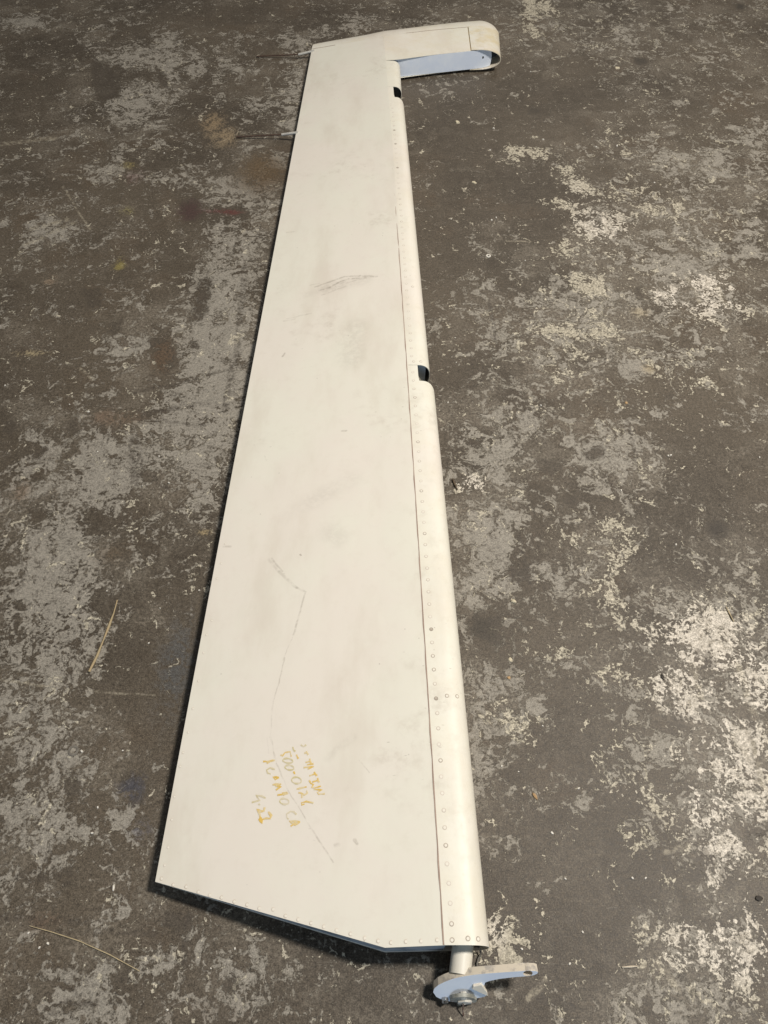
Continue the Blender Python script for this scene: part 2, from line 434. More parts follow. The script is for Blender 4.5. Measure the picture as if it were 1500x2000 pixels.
# (a, b, half width, softness, strength) on the big skin
SCUFFS = [((616.0, 560.0), (640.0, 552.0), 0.0005, 0.0045, 0.52), ((640.0, 552.0), (672.0, 540.4), 0.0005, 0.0045, 0.52), ((672.0, 540.4), (704.0, 538.0), 0.0005, 0.0045, 0.52), ((704.0, 538.0), (736.0, 540.0), 0.0005, 0.0045, 0.52), ((624.0, 567.2), (644.0, 562.0), 0.0005, 0.0045, 0.52), ((644.0, 562.0), (660.0, 552.0), 0.0005, 0.0045, 0.52), ((660.0, 552.0), (680.0, 544.8), 0.0005, 0.0045, 0.52), ((680.0, 544.8), (720.0, 540.8), 0.0005, 0.0045, 0.52), ((640.0, 572.0), (660.0, 564.0), 0.0005, 0.0035, 0.3), ((660.0, 564.0), (680.0, 558.0), 0.0005, 0.0035, 0.3), ((606.0, 556.8), (624.0, 553.6), 0.0005, 0.0035, 0.3), ((676.0, 552.8), (704.0, 544.8), 0.0005, 0.0035, 0.3), ((704.0, 544.8), (738.0, 539.2), 0.0005, 0.0035, 0.3), ((656.0, 559.2), (676.0, 548.8), 0.0005, 0.0035, 0.3), ((560.0, 622.4), (588.0, 616.4), 0.0005, 0.0035, 0.3), ((588.0, 616.4), (608.0, 612.0), 0.0005, 0.0035, 0.3), ((630.0, 576.0), (656.0, 566.0), 0.0005, 0.0035, 0.3), ((554.0, 627.2), (576.0, 622.4), 0.0005, 0.0035, 0.3), ((640, 562), (715, 545), .006, .030, .16), ((600, 575), (660, 556), .003, .020, .12), ((690, 700), (690, 640), .004, .06, .10),
          ((524, 1093), (545, 1116), .0010, .004, .26), ((545, 1116), (580, 1147), .0012, .004, .28), ((530, 1092), (552, 1115), .0008, .0025, .40), ((580, 1147), (597, 1156), .001, .003, .35), ((596, 1160), (573, 1240), .0008, .0022, .42), ((573, 1240), (552, 1290), .0004, .0014, .28), ((556, 1285), (535, 1370), .0005, .0016, .38), ((535, 1370), (527, 1440), .0006, .0018, .20), ((527, 1440), (540, 1490), .0005, .0016, .22),
          ((540, 1490), (560, 1540), .0005, .0015, .30), ((560, 1540), (590, 1590), .0005, .0015, .30), ((590, 1590), (650, 1685), .0005, .0016, .40), ((521, 1440), (524, 1470), .0004, .0014, .2), ((530, 1440), (535, 1480), .0004, .0014, .2), ((587, 1083), (588, 1084), .0014, .0014, .7), ((610, 980), (690, 935), .004, .035, .10), ((555, 1010), (640, 960), .004, .030, .06), ((645, 1040), (660, 1050), .008, .03, .14),
          ((680, 700), (690, 640), .008, .05, .10), ((552, 696), (556, 690), .001, .003, .5), ((668, 842), (676, 841), .001, .003, .45), ((700, 1485), (722, 1508), .0004, .0012, .35), ((655, 1650), (662, 1648), .001, .004, .4), ((692, 1642), (696, 1648), .001, .003, .45), ((517, 890), (520, 900), .0006, .0015, .4), ((560, 454), (575, 452), .0006, .003, .4), ((437, 1068), (450, 1068), .001, .003, .35), ((640, 1480), (690, 1440), .002, .010, .14), ((330, 1560), (400, 1545), .001, .012, .12)]
#FLOOR_DATA_END

# ------------------------------------------------------------------ floor: one sheet, wear stored per vertex as distance fields
def sdf(poly, X, Y):
    """signed distance in metres, positive inside"""
    n = len(poly)
    d2 = np.full(X.shape, 1e9)
    inside = np.zeros(X.shape, bool)
    for i in range(n):
        ax, ay = poly[i]; bx, by = poly[(i + 1) % n]
        ex, ey = bx - ax, by - ay
        t = np.clip(((X - ax) * ex + (Y - ay) * ey) / (ex * ex + ey * ey + 1e-12), 0, 1)
        d2 = np.minimum(d2, (X - ax - t * ex) ** 2 + (Y - ay - t * ey) ** 2)
        c = (ay > Y) != (by > Y)
        with np.errstate(divide='ignore', invalid='ignore'):
            xi = ax + (Y - ay) * ex / (ey if abs(ey) > 1e-12 else 1e-12)
        inside ^= c & (X < xi)
    return np.where(inside, 1, -1) * np.sqrt(d2)

def build_floor():
    STEP = 0.0062
    xs = np.arange(-2.05, 2.05, STEP)
    ys = np.arange(-0.12, 4.1, STEP)
    ex = np.array([0.03, 0.1, 0.25, 0.6, 1.3, 3, 6, 10, 14.0])
    xs = np.concatenate([xs[0] - ex[::-1], xs, xs[-1] + ex])
    ys = np.concatenate([ys[0] - ex[::-1], ys, ys[-1] + ex])
    X, Y = np.meshgrid(xs, ys)
    ny, nx = X.shape
    fields = {k: np.full(X.shape, -1.0) for k in ('A', 'B', 'D')}
    bias = np.zeros(X.shape)
    fine = np.zeros(X.shape)
    white = np.zeros(X.shape)
    tint = np.zeros(X.shape + (3,)); ta = np.zeros(X.shape)
    def region(pts, pad):
        P = W_np(pts)
        x0, y0 = P.min(0) - pad; x1, y1 = P.max(0) + pad
        i0, i1 = np.searchsorted(ys, (y0, y1)); j0, j1 = np.searchsorted(xs, (x0, x1))
        return P, (slice(i0, i1), slice(j0, j1))
    for k, wid, items in (('A', 0.045, PATCH_A), ('B', 0.030, PATCH_B), ('D', 0.030, PATCH_D)):
        for pts in items:
            P, sl = region(pts, wid)
            if X[sl].size == 0: continue
            d = np.clip(sdf(P, X[sl], Y[sl]) / wid, -1, 1)
            fields[k][sl] = np.maximum(fields[k][sl], d)
    for items, arr in ((BIAS, bias), (FINE, fine), (WHITE, white)):
        for (u, v, ru, rv, amt) in items:
            P, sl = region([(u - 2 * ru, v - 2 * rv), (u + 2 * ru, v - 2 * rv), (u + 2 * ru, min(v + 2 * rv, 2040)), (u - 2 * ru, min(v + 2 * rv, 2040))], 0)
            c = W(u, v); e1 = W(u + ru, v); e2a, e2b = W(u, v - rv), W(u, min(v + rv, 2040))
            rx = max(e1.x - c.x, .01); ry = max((e2a.y - e2b.y) / 2, .01)
            arr[sl] += amt * np.exp(-(((X[sl] - c.x) / rx) ** 2 + ((Y[sl] - c.y) / ry) ** 2))
    for (u, v, ru, rv, col, amt) in TINT:
        c = W(u, v); rx = W(u + ru, v).x - c.x; ry = (W(u, v - rv).y - W(u, min(v + rv, 2040)).y) / 2
        a = amt * np.exp(-((((X - c.x) / rx) ** 2 + ((Y - c.y) / ry) ** 2) ** 1.3))
        tint = tint * (1 - a[..., None]) + np.array(col) * a[..., None]
        ta = ta * (1 - a) + a
    tint = np.where(ta[..., None] > 1e-4, tint / np.maximum(ta[..., None], 1e-4), 0)
    V = np.stack([X, Y, np.zeros_like(X)], -1).reshape(-1, 3).astype(np.float32)
    idx = np.arange(ny * nx).reshape(ny, nx)
    F = np.stack([idx[:-1, :-1], idx[:-1, 1:], idx[1:, 1:], idx[1:, :-1]], -1).reshape(-1, 4)
    me = bpy.data.meshes.new("floor")
    me.vertices.add(len(V)); me.vertices.foreach_set('co', V.ravel())
    me.loops.add(F.size); me.loops.foreach_set('vertex_index', F.ravel().astype(np.int32))
    me.polygons.add(len(F))
    me.polygons.foreach_set('loop_start', np.arange(0, F.size, 4, dtype=np.int32))
    me.update(calc_edges=True)
    def attr(name, arr):
        a = me.attributes.new(name, 'FLOAT_COLOR', 'POINT')
        a.data.foreach_set('color', arr.reshape(-1).astype(np.float32))
    one = np.ones_like(X)
    attr('wear', np.stack([fields['A'] * .5 + .5, fields['B'] * .5 + .5, fields['D'] * .5 + .5, one], -1))
    attr('spread', np.stack([np.clip(bias * .5 + .5, 0, 1), np.clip(fine, 0, 1), np.clip(white, 0, 1), one], -1))
    attr('stain_sheen', np.concatenate([tint, np.clip(ta, 0, 1)[..., None]], -1))
    return me

def floor_material():
    g = NT("worn_painted_concrete")
    p = g.obj()
    def attr(name):
        nd = g.n('ShaderNodeAttribute', attribute_type='GEOMETRY', attribute_name=name)
        return nd
    aw, asx, ast = attr('wear'), attr('spread'), attr('stain_sheen')
    sw = g.n('ShaderNodeSeparateColor'); g.lk(aw.outputs['Color'], sw.inputs[0])
    ss = g.n('ShaderNodeSeparateColor'); g.lk(asx.outputs['Color'], ss.inputs[0])
    fA, fB, fD = sw.outputs[0], sw.outputs[1], sw.outputs[2]
    bias, fine, white = ss.outputs[0], ss.outputs[1], ss.outputs[2]
    # warped coordinate
    w1 = g.vm('SCALE', g.vm('SUBTRACT', g.noise(p, 11, 4, .6, color=True), (.5, .5, .5)), .13)
    pw = g.vm('ADD', p, w1)
    nA = g.noise(pw, 7.0, 9, .62)
    def sh(x, y): return g.vm('ADD', pw, (x, y, 0))
    nA2 = g.noise(pw, 42.0, 6, .58, .9)
    nH = g.noise(sh(3.1, 7.7), 20.0, 5, .60, .8)
    nS = g.noise(sh(9.1, 2.7), 6.0, 10, .72)
    nB1 = g.noise(sh(1.7, 4.4), 46.0, 6, .58, 1.1)
    nB2 = g.noise(sh(6.3, 0.9), 21.0, 5, .60, .9)
    nF = g.noise(p, 150.0, 5, .7)
    nG = g.noise(p, 420.0, 3, .65)
    streak = g.noise(g.scale_vec(pw, (60, 9, 1), (0, 0, R(24))), 1.0, 5, .65)
    streak2 = g.noise(g.scale_vec(pw, (8, 70, 1), (0, 0, R(7))), 1.0, 5, .65)
    c0 = lambda x, k: g.math('MULTIPLY', g.math('SUBTRACT', x, .5), k)
    # field A: mid grey worn layer.  base level + region bias + traced patches + noise
    bz = g.math('SUBTRACT', bias, .5)
    base = g.math('ADD', g.math('MULTIPLY_ADD', fA, 1.00, -.58), g.math('MULTIPLY', bz, 2.5))
    nz = g.math('ADD', g.math('ADD', c0(nA, 2.4), g.math('ADD', c0(nA2, 4.6), c0(nH, 3.8))), g.math('MULTIPLY', c0(nF, 2.3), g.math('MULTIPLY_ADD', fine, 1.2, .6)))
    nz = g.math('ADD', nz, g.math('MULTIPLY', g.math('ADD', c0(streak, 1.6), c0(streak2, 1.2)), g.math('MULTIPLY_ADD', fine, .8, .4)))
    A = g.math('ADD', base, nz)
    # dark blots cut it away
    Dm = g.step(g.math('ADD', g.math('MULTIPLY_ADD', fD, 2.0, -1.0), g.math('ADD', c0(nA2, 2.6), c0(nF, 1.0))), -.04, .10)
    A = g.math('SUBTRACT', A, g.math('MULTIPLY', Dm, 1.1))
    pitn = g.noise(g.vm('ADD', pw, (5.5, 1.3, 0)), 52.0, 4, .52)
    A = g.math('SUBTRACT', A, g.math('MULTIPLY', g.step(pitn, .56, .64), g.math('MULTIPLY_ADD', fine, .75, .45)))
    mA = g.step(A, -.03, .05)
    mA_soft = g.step(A, -.32, .10)
    # field B: pale crisp flakes
    Bn = g.math('ADD', g.math('ADD', c0(nB1, 5.0), g.math('MULTIPLY', c0(nF, 2.2), g.math('MULTIPLY_ADD', white, 1.0, .6))), g.math('ADD', c0(nB2, 4.0), c0(streak, 2.8)))
    Bb = g.math('ADD', g.math('MULTIPLY_ADD', fB, 1.22, -.97), g.math('MULTIPLY', bz, .5))
    Bf = g.math('ADD', g.math('ADD', Bb, Bn), g.math('MULTIPLY', white, .30))
    mB = g.step(Bf, .0, .05)
    pit = g.step(g.math('ADD', g.noise(pw, 75, 5, .7), g.math('MULTIPLY', white, -.03)), .60, .66)
    mB = g.math('MULTIPLY', mB, g.math('SUBTRACT', 1.0, g.math('MULTIPLY', pit, .85)))
    # fine flecks
    fl = g.voro(pw, 55, 'F1')
    flr = g.noise(p, 4.0, 3, .6)
    mF = g.math('MULTIPLY', g.math('SUBTRACT', 1.0, g.step(fl, .10, .15)), g.step(flr, .58, .66))
    fl2 = g.voro(p, 150, 'F1')
    mF2 = g.math('MULTIPLY', g.math('SUBTRACT', 1.0, g.step(fl2, .07, .11)), g.step(g.noise(p, 9, 3, .6), .55, .66))
    # colours
    big = g.noise(p, 1.6, 4, .6)
    dark = g.mix(g.step(big, .35, .68), (.052, .041, .029), (.096, .077, .055))
    rust = g.step(g.noise(g.vm('ADD', pw, (2.2, 8.8, 0)), 3.2, 6, .62), .53, .66)
    dark = g.mix(g.math('MULTIPLY', rust, .5), dark, (.092, .066, .042))
    dark = g.mix(g.math('MULTIPLY', g.step(nA2, .30, .72), .45), dark, (.128, .107, .082))
    dark = g.mix(g.math('MULTIPLY', g.step(nG, .44, .66), .20), dark, (.19, .165, .13))
    smoke = g.step(g.math('ADD', nS, g.math('MULTIPLY', g.math('SUBTRACT', bias, .5), .34)), .47, .66)
    smoke = g.math('MULTIPLY', smoke, g.math('MULTIPLY_ADD', g.step(nF, .36, .60), .6, .4))
    dark = g.mix(g.math('MULTIPLY', smoke, .62), dark, (.205, .178, .140))
    mid = g.mix(g.step(nA2, .32, .68), (.160, .143, .118), (.300, .273, .228))
    mid = g.mix(g.math('MULTIPLY', g.step(nF, .40, .66), .55), mid, (.120, .103, .080))
    mid = g.mix(g.math('MULTIPLY', g.step(streak, .5, .72), .4), mid, (.33, .30, .25))
    pale = g.mix(g.step(nF, .35, .65), (.34, .305, .235), (.50, .455, .355))
    pale = g.mix(g.step(white, .35, .95), pale, g.mix(g.step(g.math('ADD', nB1, c0(nF, .35)), .36, .62), (.38, .34, .275), (.63, .575, .49)))
    col = g.mix(g.math('MULTIPLY', mA_soft, .26), dark, mid)
    col = g.mix(g.math('MULTIPLY', mA, .86), col, mid)
    col = g.mix(g.math('MULTIPLY', g.step(g.math('ADD', A, c0(nF, 1.6)), .38, .62), .45), col, (.33, .305, .26))
    # worn rim of each flake
    rim = g.math('MULTIPLY', g.step(A, -.02, .05), g.math('SUBTRACT', 1.0, g.step(A, .07, .20)))
    col = g.mix(g.math('MULTIPLY', rim, .28), col, (.40, .36, .285))
    col = g.mix(g.math('MULTIPLY', mF, .7), col, (.36, .32, .25))
    col = g.mix(g.math('MULTIPLY', mF2, .55), col, (.42, .38, .31))
    col = g.mix(g.math('MULTIPLY', mB, .92), col, pale)
    # dark specks and thin scratches everywhere
    sp = g.math('MULTIPLY', g.math('SUBTRACT', 1.0, g.step(g.voro(pw, 34, 'F1'), .06, .13)), g.step(g.noise(p, 6, 2, .5), .48, .6))
    col = g.mix(g.math('MULTIPLY', sp, .6), col, (.055, .045, .035))
    col = g.mix(g.math('MULTIPLY', Dm, .60), col, (.068, .056, .043))
    hair = None
    for (rot, s, th) in ((31, (5, 190, 1), .72), (-52, (4, 210, 1), .725), (84, (6, 180, 1), .73)):
        h = g.step(g.noise(g.scale_vec(p, s, (0, 0, R(rot))), 1.0, 2, .5), th, th + .03)
        hair = h if hair is None else g.math('MAXIMUM', hair, h)
    col = g.mix(g.math('MULTIPLY', g.math('MULTIPLY', hair, g.step(nA2, .42, .62)), .40), col, (.34, .31, .26))
    # drag marks measured on the floor
    wob = g.vm('ADD', p, g.vm('SCALE', g.vm('SUBTRACT', g.noise(p, 9, 3, .6, color=True), (.5, .5, .5)), .018))
    sd = sl = None
    for (a, b, w) in MARK_DARK:
        m = g.seg(wob, W(*a), W(*b), w * .4, w)
        sd = m if sd is None else g.math('MAXIMUM', sd, m)
    for (a, b, w) in MARK_PALE:
        m = g.seg(wob, W(*a), W(*b), w * .4, w)
        sl = m if sl is None else g.math('MAXIMUM', sl, m)
    brk = g.step(g.noise(p, 60, 4, .7), .38, .6)
    col = g.mix(g.math('MULTIPLY', g.math('MULTIPLY', sd, brk), .62), col, (.065, .054, .043))
    col = g.mix(g.math('MULTIPLY', g.math('MULTIPLY', sl, brk), .42), col, (.46, .41, .31))
    # coloured spills, and a bluish daylight sheen put into the colour
    tm = g.math('MULTIPLY', ast.outputs['Alpha'], g.step(g.math('ADD', g.math('MULTIPLY', ast.outputs['Alpha'], .8), g.math('ADD', c0(nA2, 2.6), c0(nF, 2.0))), .05, .55))
    col = g.mix(tm, col, ast.outputs['Color'])
    # relief
    gr = g.math('MULTIPLY_ADD', g.math('ADD', c0(nF, 1.0), c0(nG, 1.0)), 2.2, 1.0)
    col = g.vm('SCALE', col, gr)
    hgt = g.math('ADD', g.math('MULTIPLY', mA, -.5), g.math('MULTIPLY', mB, -.3))
    hgt = g.math('ADD', hgt, g.math('MULTIPLY', nF, .20))
    hgt = g.math('ADD', hgt, g.math('MULTIPLY', nG, .10))
    nrm = g.bump(hgt, .8, .0022)
    rough = g.math('ADD', g.math('MULTIPLY', g.math('MAXIMUM', mA, mB), .14), g.math('MULTIPLY_ADD', nF, .22, .44))
    return g.out(col, rough, normal=nrm, spec=.35)

floor_mat = floor_material()
fl = link("floor", build_floor(), floor_mat)
tag(fl, kind='structure')

# ------------------------------------------------------------------ materials of the control surface
ROOT = Vector((0.02, 1.1, 0.0))

def cream_paint(name, scuffs=(), yellow=0.0, worn=0.0, rough=.40):
    g = NT(name)
    p = g.obj()
    n1 = g.noise(p, 3.2, 5, .6)
    n2 = g.noise(g.scale_vec(p, (9, 3, 9), (0, 0, R(-20))), 1.0, 5, .65)
    nf = g.noise(p, 260, 3, .6)
    nm = g.noise(p, 34, 5, .65)
    col = g.mix(g.step(n1, .34, .66), (.775, .722, .642), (.772, .750, .650))
    col = g.mix(g.math('MULTIPLY', g.step(n2, .46, .74), .34), col, (.60, .535, .44))
    col = g.mix(g.math('MULTIPLY', g.step(nm, .50, .75), .12), col, (.58, .52, .43))
    if yellow:
        ny = g.noise(g.scale_vec(p, (11, 15, 12)), 1.0, 6, .68)
        col = g.mix(g.math('MULTIPLY', g.step(ny, .38, .68), yellow), col, (.66, .55, .33))
        col = g.mix(g.math('MULTIPLY', g.step(g.noise(p, 60, 4, .7), .60, .70), yellow), col, (.48, .40, .27))
    sm = g.math('MULTIPLY', g.step(g.noise(p, 5.0, 4, .6), .56, .74), g.step(nm, .40, .70))
    col = g.mix(g.math('MULTIPLY', sm, .40), col, (.50, .44, .36))
    # grime flecks
    v = g.voro(p, 42, 'F1')
    mk = g.math('MULTIPLY', g.math('SUBTRACT', 1.0, g.step(v, .035, .085)), g.step(g.noise(p, 7, 3, .6), .55, .64))
    col = g.mix(g.math('MULTIPLY', mk, .42), col, (.24, .21, .17))
    v2 = g.voro(g.scale_vec(p, (30, 75, 40), (0, 0, R(35))), 1.0, 'F1')
    mk2 = g.math('MULTIPLY', g.math('SUBTRACT', 1.0, g.step(v2, .05, .11)), g.step(g.noise(p, 5.3, 3, .6), .57, .66))
    col = g.mix(g.math('MULTIPLY', mk2, .35), col, (.30, .26, .21))
    if worn:
        col = g.mix(g.math('MULTIPLY', g.step(nm, .56, .64), worn), col, (.36, .34, .30))
    if scuffs:
        wob = g.vm('ADD', p, g.vm('SCALE', g.vm('SUBTRACT', g.noise(p, 22, 3, .6, color=True), (.5, .5, .5)), .010))
        brk = g.step(g.noise(p, 75, 5, .7), .36, .60)
        for (a, b, w, s, amt) in scuffs:
            m = g.seg(wob, a, b, w, s)
            col = g.mix(g.math('MULTIPLY', g.math('MULTIPLY', m, g.math('MULTIPLY_ADD', brk, .75, .25)), amt), col, (.33, .29, .235))
    wav = g.noise(p, 5.5, 2, .5)
    nrm = g.bump(g.math('ADD', g.math('MULTIPLY', wav, 1.0), g.math('MULTIPLY', nf, .02)), .5, .006)
    rg = g.math('MULTIPLY_ADD', nm, .22, rough - .08)
    return g.out(col, rg, normal=nrm, spec=.36)

def plain(name, col, col2, scale, rough, metal=0.0, bumpd=.0, lo=.4, hi=.62):
    g = NT(name)
    p = g.obj()
    n = g.noise(p, scale, 5, .65)
    c = g.mix(g.step(n, lo, hi), col, col2)
    nrm = g.bump(n, .5, bumpd) if bumpd else None
    return g.out(c, g.math('MULTIPLY_ADD', n, .2, rough - .1), metal, nrm, .4)

M_cream_le = None
M_blue = plain("paint_with_daylight_blue", (.66, .72, .82), (.72, .77, .84), 14, .45)  # blue in this paint also stands in for daylight on near-facing faces
M_dark = plain("dark_primer", (.035, .036, .034), (.06, .058, .052), 30, .6)
M_slate = plain("slate_primer", (.42, .48, .52), (.36, .41, .44), 30, .5)
M_steel = plain("dull_steel", (.42, .42, .41), (.30, .29, .27), 90, .38, .85)
M_brown = plain("brown_rod", (.085, .050, .034), (.06, .036, .026), 60, .55)
M_sleeve = plain("aluminium_sleeve", (.58, .56, .50), (.46, .44, .40), 80, .5, .0)
M_seal = plain("seam_sealant", (.31, .215, .17), (.46, .35, .28), 26, .6, 0, 0, .35, .7)
M_grime = plain("rivet_grime", (.40, .345, .28), (.52, .46, .38), 40, .6)
M_ink = None
M_bolt_shadow = plain("bolt_shadow_brown", (.11, .045, .03), (.25, .22, .19), 120, .55, .3)  # brown of the strand that stands for the bolt's shadow
M_wornedge = plain("worn_cream_edge", (.62, .56, .46), (.40, .37, .33), 60, .4, 0, .0004, .5, .66)

# ------------------------------------------------------------------ the elevator
elev = bpy.data.objects.new("aircraft_elevator", None)
C.objects.link(elev)
elev.location = ROOT
elev.empty_display_size = .2
tag(elev, "long cream white aircraft elevator with riveted leading edge lying flat on the worn painted floor", "aircraft elevator")
def part(name, verts, faces, mats, parent=elev, smooth=None):
    return link(name, mesh_from(verts, faces, name, ROOT), mats, parent, smooth)

Z_TE0, Z_TE1 = .044, .030           # skin height at the thin edge, root and tip
Z_SP0, Z_SP1 = .104, .082           # skin height at the seam
TH_TE = .007
ZB0, ZB1 = .016, .014               # underside height at the spar

Broot = W(303, 1722, Z_TE0); Croot = W(752, 1851, lerp(Z_TE0, Z_SP0, .79)); Droot = W(868, 1846, Z_SP0)
Ttip0 = W(609, 96, Z_TE1); Ttip1 = W(749, 72, Z_SP1)
def root_curve(r):
    return lerp(Broot, Croot, r / .79) if r <= .79 else lerp(Croot, Droot, (r - .79) / .21)
def tip_curve(r): return lerp(Ttip0, Ttip1, r)
def skin_pt(r, s, bottom=False):
    p = lerp(root_curve(r), tip_curve(r), s)
    if r > .999:      # tucked under the nose skin
        p = p + Vector((.003 + .0045 * math.sin(math.pi * min(s * 1.02, 1)), 0, 0))
    if bottom:
        p = p.copy(); p.z = lerp(lerp(Z_TE0, Z_TE1, s) - TH_TE, lerp(ZB0, ZB1, s), r)
    return p
NR, NS = 20, 48
rs = sorted(set([i / (NR - 1) for i in range(NR)] + [.79])); NRr = len(rs)
vt = [skin_pt(r, j / (NS - 1)) for j in range(NS) for r in rs]
bvh_skin = BVHTree.FromPolygons([tuple(v) for v in vt], grid_faces(NS, NRr))
def on_skin(u, v, lift=0.0, tree=None):
    d = ray(u, v).normalized()
    loc, nor, i, dist = (tree or bvh_skin).ray_cast(Vector((0, 0, CAM_H)), d)
    if loc is None: return None
    if nor.z < 0: nor = -nor
    return loc + nor * lift
def L(u, v):                         # a point of the skin in the part's own coordinates
    q = on_skin(u, v)
    return tuple(q - ROOT)

SC = []
for a, b, w, s, amt in SCUFFS:
    qa, qb = on_skin(*a), on_skin(*b)
    if qa and qb: SC.append((tuple(qa - ROOT), tuple(qb - ROOT), w, s, amt))
M_cream = cream_paint("cream_paint", SC)
M_cream_le = cream_paint("cream_paint_leading_edge", (), .12, .03, .42)
M_cream_tip = cream_paint("cream_paint_tip", (), .22, .0, .32)
M_cream_nose = cream_paint("yellowed_nose_paint", (), .75, .10, .30)

# upper skin, with a turned-over rim at the thin edge and the root
verts = list(vt); faces = grid_faces(NS, NRr)
base = len(verts)
low = [skin_pt(r, j / (NS - 1)) + Vector((0, 0, -.0016)) for j in range(NS) for r in rs]
verts += low
for j in range(NS - 1):
    a, b = j * NRr, (j + 1) * NRr
    faces.append((a, b, base + b, base + a))
for i in range(NRr - 1):
    faces.append((i, base + i, base + i + 1, i + 1))
part("upper_skin", verts, faces, M_cream, smooth=30)
# lower skin
vb = [skin_pt(r, j / (NS - 1), True) for j in range(NS) for r in rs]
part("lower_skin", vb, [f[::-1] for f in grid_faces(NS, NRr)], M_cream, smooth=30)
# rear closing strip
v = []
for j in range(NS):
    s = j / (NS - 1)
    v += [skin_pt(0, s) + Vector((.0015, 0, -.0016)), skin_pt(0, s, True) + Vector((.0015, 0, .0))]
part("trailing_edge_strip", v, grid_faces(NS, 2), M_dark)
# root rib
v = []
for r in rs:
    v += [skin_pt(r, 0) + Vector((0, .0015, -.0016)), skin_pt(r, 0, True) + Vector((0, .0015, 0))]
part("root_rib", v, grid_faces(NRr, 2), [plain("blue_grey_rib", (.16, .19, .22), (.30, .34, .38), 30, .5)])

# ---- leading edge
S118 = W(752, 118, Z_SP1)
def spz(y):   # seam height at a spanwise position
    t = (y - Droot.y) / (S118.y - Droot.y)
    return lerp(Z_SP0, Z_SP1, t), lerp(ZB0, ZB1, t)
def seam_x(y):
    t = (y - Droot.y) / (S118.y - Droot.y)
    bow = .0045 * math.sin(math.pi * min(max(t, 0), 1))
    return lerp(Droot.x, S118.x, t) + bow
def line_x(p0, p1, y): return lerp(p0.x, p1.x, (y - p0.y) / (p1.y - p0.y))
ZM = .055
N3a, N3b = W(953.5, 1845, ZM), W(848, 765, ZM)
N2a, N2b = W(837.5, 713, ZM), W(788, 196, ZM)
N1a, N1b = W(784, 172, ZM), W(781, 124, ZM)
LAP = .0005
def le_profile(y, n3, n=18):
    zs, zb = spz(y)
    x0 = seam_x(y)
    xn = line_x(n3[0], n3[1], y)
    xc = x0 + (xn - x0) * .42
    zt = zs + LAP
    zm, hh = (zt + zb) / 2, (zt - zb) / 2
    pts = [(x0, zs - .0005), (x0, zt)] + [(lerp(x0, xc, k / 4), zt + .0004 * math.sin(math.pi * k / 4)) for k in range(1, 5)]
    for k in range(1, n + 1):
        th = math.pi * k / n
        cs = math.cos(th)
        pts.append((xc + (xn - xc) * abs(math.sin(th)) ** .78, zm + hh * math.copysign(abs(cs) ** .86, cs)))
    pts.append((x0, zb))
    return pts, (x0, xc, xn, zt, zb, zm)
def le_segment(name, y0, y1, n3, flange_y1=None, steps=24, end_curve=0.0):
    bm = bmesh.new()
    rows = []
    for j in range(steps + 1):
        y = lerp(y0, y1, j / steps)
        pts, info = le_profile(y, n3)
        row = []
        for k, (x, z) in enumerate(pts):
            yy = y
            if end_curve and k > 5:    # far end trimmed back towards the nose
                f = min((k - 5) / 9.0, 1.0)
                yy = y - end_curve * f * f * (j / steps) ** 6
            row.append(bm.verts.new((x, yy, z)))
        rows.append(row)
    for j in range(steps):
        for k in range(len(rows[0]) - 1):
            bm.faces.new((rows[j][k], rows[j][k + 1], rows[j + 1][k + 1], rows[j + 1][k]))
    if flange_y1 is not None:
        prev = rows[-1][:6]
        for j in range(1, 5):
            y = lerp(y1, flange_y1, j / 4)
            pts, info = le_profile(y, n3)
            info_x1 = info[1] - .002
            cur = [bm.verts.new((min(x, info_x1), y, z)) for (x, z) in pts[:6]]
            for k in range(5): bm.faces.new((prev[k], prev[k + 1], cur[k + 1], cur[k]))
            prev = cur
    me = bm_mesh(bm, name, ROOT)
    o = link(name, me, M_cream_le, elev, 40)
    so = o.modifiers.new("sheet", 'SOLIDIFY'); so.thickness = .0013; so.offset = -1
    es = o.modifiers.new("crisp", 'EDGE_SPLIT'); es.split_angle = R(45)
    return o
y_root = W(868, 1846, Z_SP0).y
zt_n = spz(W(810, 713, .1).y)[0]
Y713 = W(810, 713, spz(W(810, 713, .1).y)[0]).y
Y746 = W(812, 744, spz(Y713)[0]).y
Y170 = W(770, 170, Z_SP1).y
Y193 = W(771, 191, Z_SP1).y
le3 = le_segment("leading_edge_skin", y_root, Y746, (N3a, N3b), Y713 - .001, 40, .018)
le2 = le_segment("leading_edge_skin", Y713, Y193, (N2a, N2b), Y170 - .001, 30, .02)
le1 = le_segment("leading_edge_skin", Y170, S118.y - .004, (N1a, N1b), None, 8, .0)
dg = bpy.context.evaluated_depsgraph_get()
dg.update()
le_trees = []
for o in (le3, le2, le1):
    mw = Matrix.Translation(ROOT)
    me = o.data
    le_trees.append(BVHTree.FromPolygons([tuple(mw @ v_.co) for v_ in me.vertices], [tuple(p.vertices) for p in me.polygons]))
def on_le(u, v, lift=0.0):
    best = None
    d = ray(u, v).normalized(); o = Vector((0, 0, CAM_H))
    for t in le_trees:
        loc, nor, i, dist = t.ray_cast(o, d)
        if loc is not None and (best is None or dist < best[2]): best = (loc, nor if nor.z > 0 else -nor, dist)
    return best

